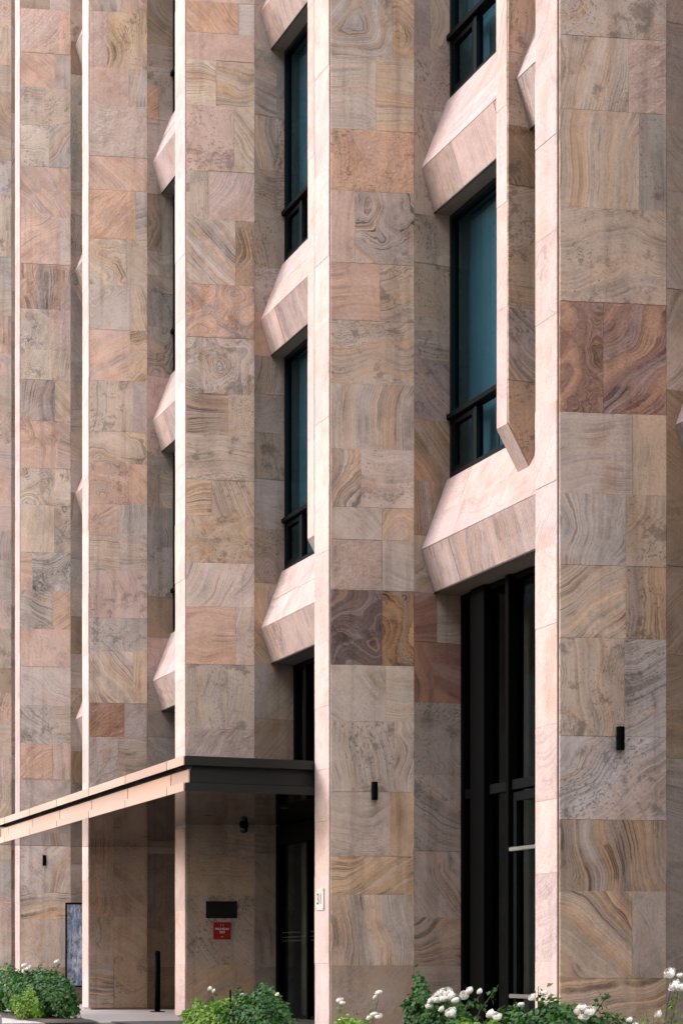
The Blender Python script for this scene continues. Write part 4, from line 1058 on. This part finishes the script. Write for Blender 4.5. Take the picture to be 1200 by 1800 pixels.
def plant(name, loc, label, cat, group, blobs, n, size, mat, seed, stems=7, roses=(), twigs=(), hollow=.5, pointy=.42):
    rnd = random.Random(seed)
    root = empty(name, loc)
    st = MB()
    for b in blobs:
        for _ in range(stems):
            p0 = Vector((b[0] * .5 + rnd.uniform(-.05, .05), b[1] * .5 + rnd.uniform(-.05, .05), .0))
            p2 = Vector((b[0] + rnd.uniform(-.6, .6) * b[3], b[1] + rnd.uniform(-.6, .6) * b[4], b[2] + rnd.uniform(0, .7) * b[5]))
            p1 = (p0 + p2) / 2 + Vector((rnd.uniform(-.05, .05), rnd.uniform(-.05, .05), .04))
            st.tube(p0, p1, .006, .0045, 6, False).tube(p1, p2, .0045, .002, 6, False)
    for (p0, p2) in twigs:
        p0 = Vector(p0); p2 = Vector(p2); p1 = (p0 + p2) / 2 + Vector((rnd.uniform(-.03, .03), rnd.uniform(-.03, .03), 0))
        st.tube(p0, p1, .0045, .0035, 6, False).tube(p1, p2, .0035, .002, 6, False)
    st.build('stems', 'bark', root)
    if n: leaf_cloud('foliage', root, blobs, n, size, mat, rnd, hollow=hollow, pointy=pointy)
    if twigs:
        tb = []
        for (p0, p2) in twigs:
            p0 = Vector(p0); p2 = Vector(p2)
            for f in (.35, .5, .62, .74, .86):
                q = p0.lerp(p2, f); tb.append((q.x, q.y, q.z, .035, .035, .025))
        leaf_cloud('twig_leaves', root, tb, len(tb) * 5, size * .9, mat, rnd, hollow=.3, pointy=pointy)
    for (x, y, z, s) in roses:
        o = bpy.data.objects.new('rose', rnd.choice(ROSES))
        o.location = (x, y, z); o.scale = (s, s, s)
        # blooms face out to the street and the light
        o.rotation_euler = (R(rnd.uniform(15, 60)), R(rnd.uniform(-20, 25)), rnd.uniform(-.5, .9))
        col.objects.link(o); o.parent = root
    tag(root, label, cat, group)
    return root

def pl(loc): return loc
plant('rose_bush', (-10.25, -1.85, .02), 'large dark green rose bush left of the entrance path', 'bush', None,
      [(0, 0, .30, .95, .30, .30), (.75, .02, .25, .55, .26, .25), (-1.1, 0, .30, .7, .28, .30), (-2.0, 0, .3, .7, .28, .30)], 14250, 0.045, 'leaf_dark', 1, 8,
      roses=[(-.85, -.05, .60, 1.5), (-.75, -.08, .66, 1.5), (-.60, -.06, .63, 1.4), (-.95, -.02, .53, 1.3), (.52, .05, .71, 1.1), (.62, .05, .72, 1.1), (-1.35, -.2, .40, 1.0)],
      twigs=[((.3, 0, .4), (.55, .05, .70)), ((1.2, 0, .3), (1.5, .05, .52)), ((-.4, 0, .4), (-.1, .0, .72)), ((-.8, 0, .4), (-.8, -.05, .62))])
plant('shrub', (-9.95, -2.14, .02), 'small bright green shrub in front of the large rose bush', 'shrub', None,
      [(0, 0, .16, .52, .16, .20)], 2250, 0.031, 'leaf_light', 2, 5)
plant('shrub', (-2.93, -1.92, .02), 'bright green low shrub left of the black garden stake', 'shrub', None,
      [(0, 0, .16, .42, .22, .20), (.35, .05, .18, .3, .2, .17)], 3900, 0.033, 'leaf_light', 3, 5)
plant('shrub', (-1.75, -1.80, .02), 'dark green rounded shrub right of the black garden stake', 'shrub', None,
      [(0, 0, .24, .48, .22, .24), (-.45, 0, .22, .35, .2, .2), (.25, -.05, .2, .4, .2, .22)], 6300, 0.037, 'leaf_dark', 4, 6,
      roses=[(-1.55, .0, .45, .9), (-1.5, .02, .43, .7), (.42, -.02, .42, .7), (-.55, -.02, .40, .8)], twigs=[((-1.25, 0, .1), (-1.52, 0, .43)), ((-.5, 0, .2), (-.55, 0, .38))])
sk = MB().tube((-2.38, -1.90, .0), (-2.40, -1.90, .47), .011, .010, 8).tube((-2.40, -1.90, .47), (-2.40, -1.90, .475), .012, .006, 8).build('garden_stake', 'black_metal')
tag(sk, 'thin black garden stake standing between two green shrubs', 'stake')
plant('rose_bush', (.45, -1.85, .02), 'sparse leggy rose in front of the pier numbered 31', 'rose', None,
      [(.0, 0, .14, .3, .15, .12)], 360, 0.031, 'leaf_light', 5, 4,
      roses=[(-.36, .05, .39, 1.0), (-.30, .05, .37, .8), (.46, .05, .46, 1.0), (.40, .05, .43, .8), (.78, -.12, .30, 1.1), (.86, -.12, .29, 1.0), (.70, -.12, .28, 1.0), (-.2, 0, .24, .7)],
      twigs=[((-.1, 0, .0), (-.35, .05, .37)), ((.1, 0, .0), (.45, .05, .43)), ((-.2, 0, 0), (-.2, 0, .22)), ((.2, 0, 0), (.05, 0, .33)), ((.3, 0, .1), (.78, -.12, .27))])
plant('shrub', (1.02, -2.05, .02), 'low yellow-green shrub under the leggy rose', 'shrub', None,
      [(0, 0, .12, .4, .18, .15)], 1650, 0.031, 'leaf_light', 6, 4)
plant('rose_bush', (1.95, -1.82, .02), 'dense rose bush with a cluster of white blooms', 'bush', None,
      [(-.20, .02, .30, .24, .15, .25), (.12, .05, .22, .28, .18, .20), (.50, 0, .18, .22, .15, .16)], 5400, 0.036, 'leaf_dark', 7, 6,
      roses=[(.10, -.05, .42, 1.1), (.18, -.05, .45, 1.2), (.26, -.05, .475, 1.3), (.34, -.04, .48, 1.3), (.42, -.04, .46, 1.3), (.36, -.08, .44, 1.2), (.26, -.08, .43, 1.2), (.58, -.02, .47, 1.2), (.66, -.02, .50, 1.0), (.78, 0, .50, .8), (.56, -.08, .43, 1.0), (.80, -.22, .35, 1.4), (.38, -.10, .37, .9), (.09, -.07, .38, 1.0)],
      twigs=[((.6, 0, .2), (.95, .05, .55)), ((.7, 0, .2), (1.05, .05, .42)), ((.3, 0, .2), (.78, 0, .48)), ((-.2, 0, .3), (-.15, 0, .58))])
plant('rose_bush', (3.85, -1.82, .02), 'broad dark green rose bush in front of the nearest pier', 'bush', None,
      [(0, 0, .24, .34, .2, .22), (.38, -.02, .22, .34, .2, .2), (-.35, 0, .2, .34, .2, .18)], 6900, 0.037, 'leaf_dark', 8, 6,
      roses=[(.60, -.18, .40, 1.2), (.66, -.18, .37, 1.2), (.72, -.18, .40, 1.2), (.66, -.20, .42, 1.1), (-.25, -.05, .47, .9), (-.42, -.05, .42, .8), (-.15, -.02, .50, .8)],
      twigs=[((-.2, 0, .3), (-.28, 0, .55)), ((.3, 0, .3), (.62, 0, .52)), ((-.4, 0, .2), (-.6, 0, .44))])
plant('shrub', (3.30, -2.08, .02), 'low bright green shrub at the left foot of the broad rose bush', 'shrub', None,
      [(0, 0, .14, .42, .16, .18), (.3, -.05, .17, .25, .15, .15)], 2250, 0.031, 'leaf_light', 9, 4,
      roses=[(.30, -.08, .36, 1.1), (.38, -.08, .35, 1.1), (.34, -.1, .37, 1.1)])
plant('rose_bush', (5.0, -1.82, .02), 'tall sparse rose with two white blooms at the right edge', 'rose', None,
      [(.0, 0, .14, .25, .15, .12)], 300, 0.028, 'leaf_light', 10, 4,
      roses=[(.14, .02, .63, 1.2), (.20, .02, .555, 1.3), (.24, .02, .55, 1.1), (.05, 0, .40, .8), (-.28, .0, .36, .7), (-.22, 0, .33, .7), (.23, .02, .62, .6)],
      twigs=[((.1, 0, 0), (.15, .02, .60)), ((.14, 0, .3), (.21, .02, .53)), ((0, 0, 0), (.04, 0, .38)), ((-.1, 0, 0), (-.28, 0, .35)), ((.1, 0, .1), (-.1, 0, .42)), ((.1, 0, .2), (.34, 0, .44))])
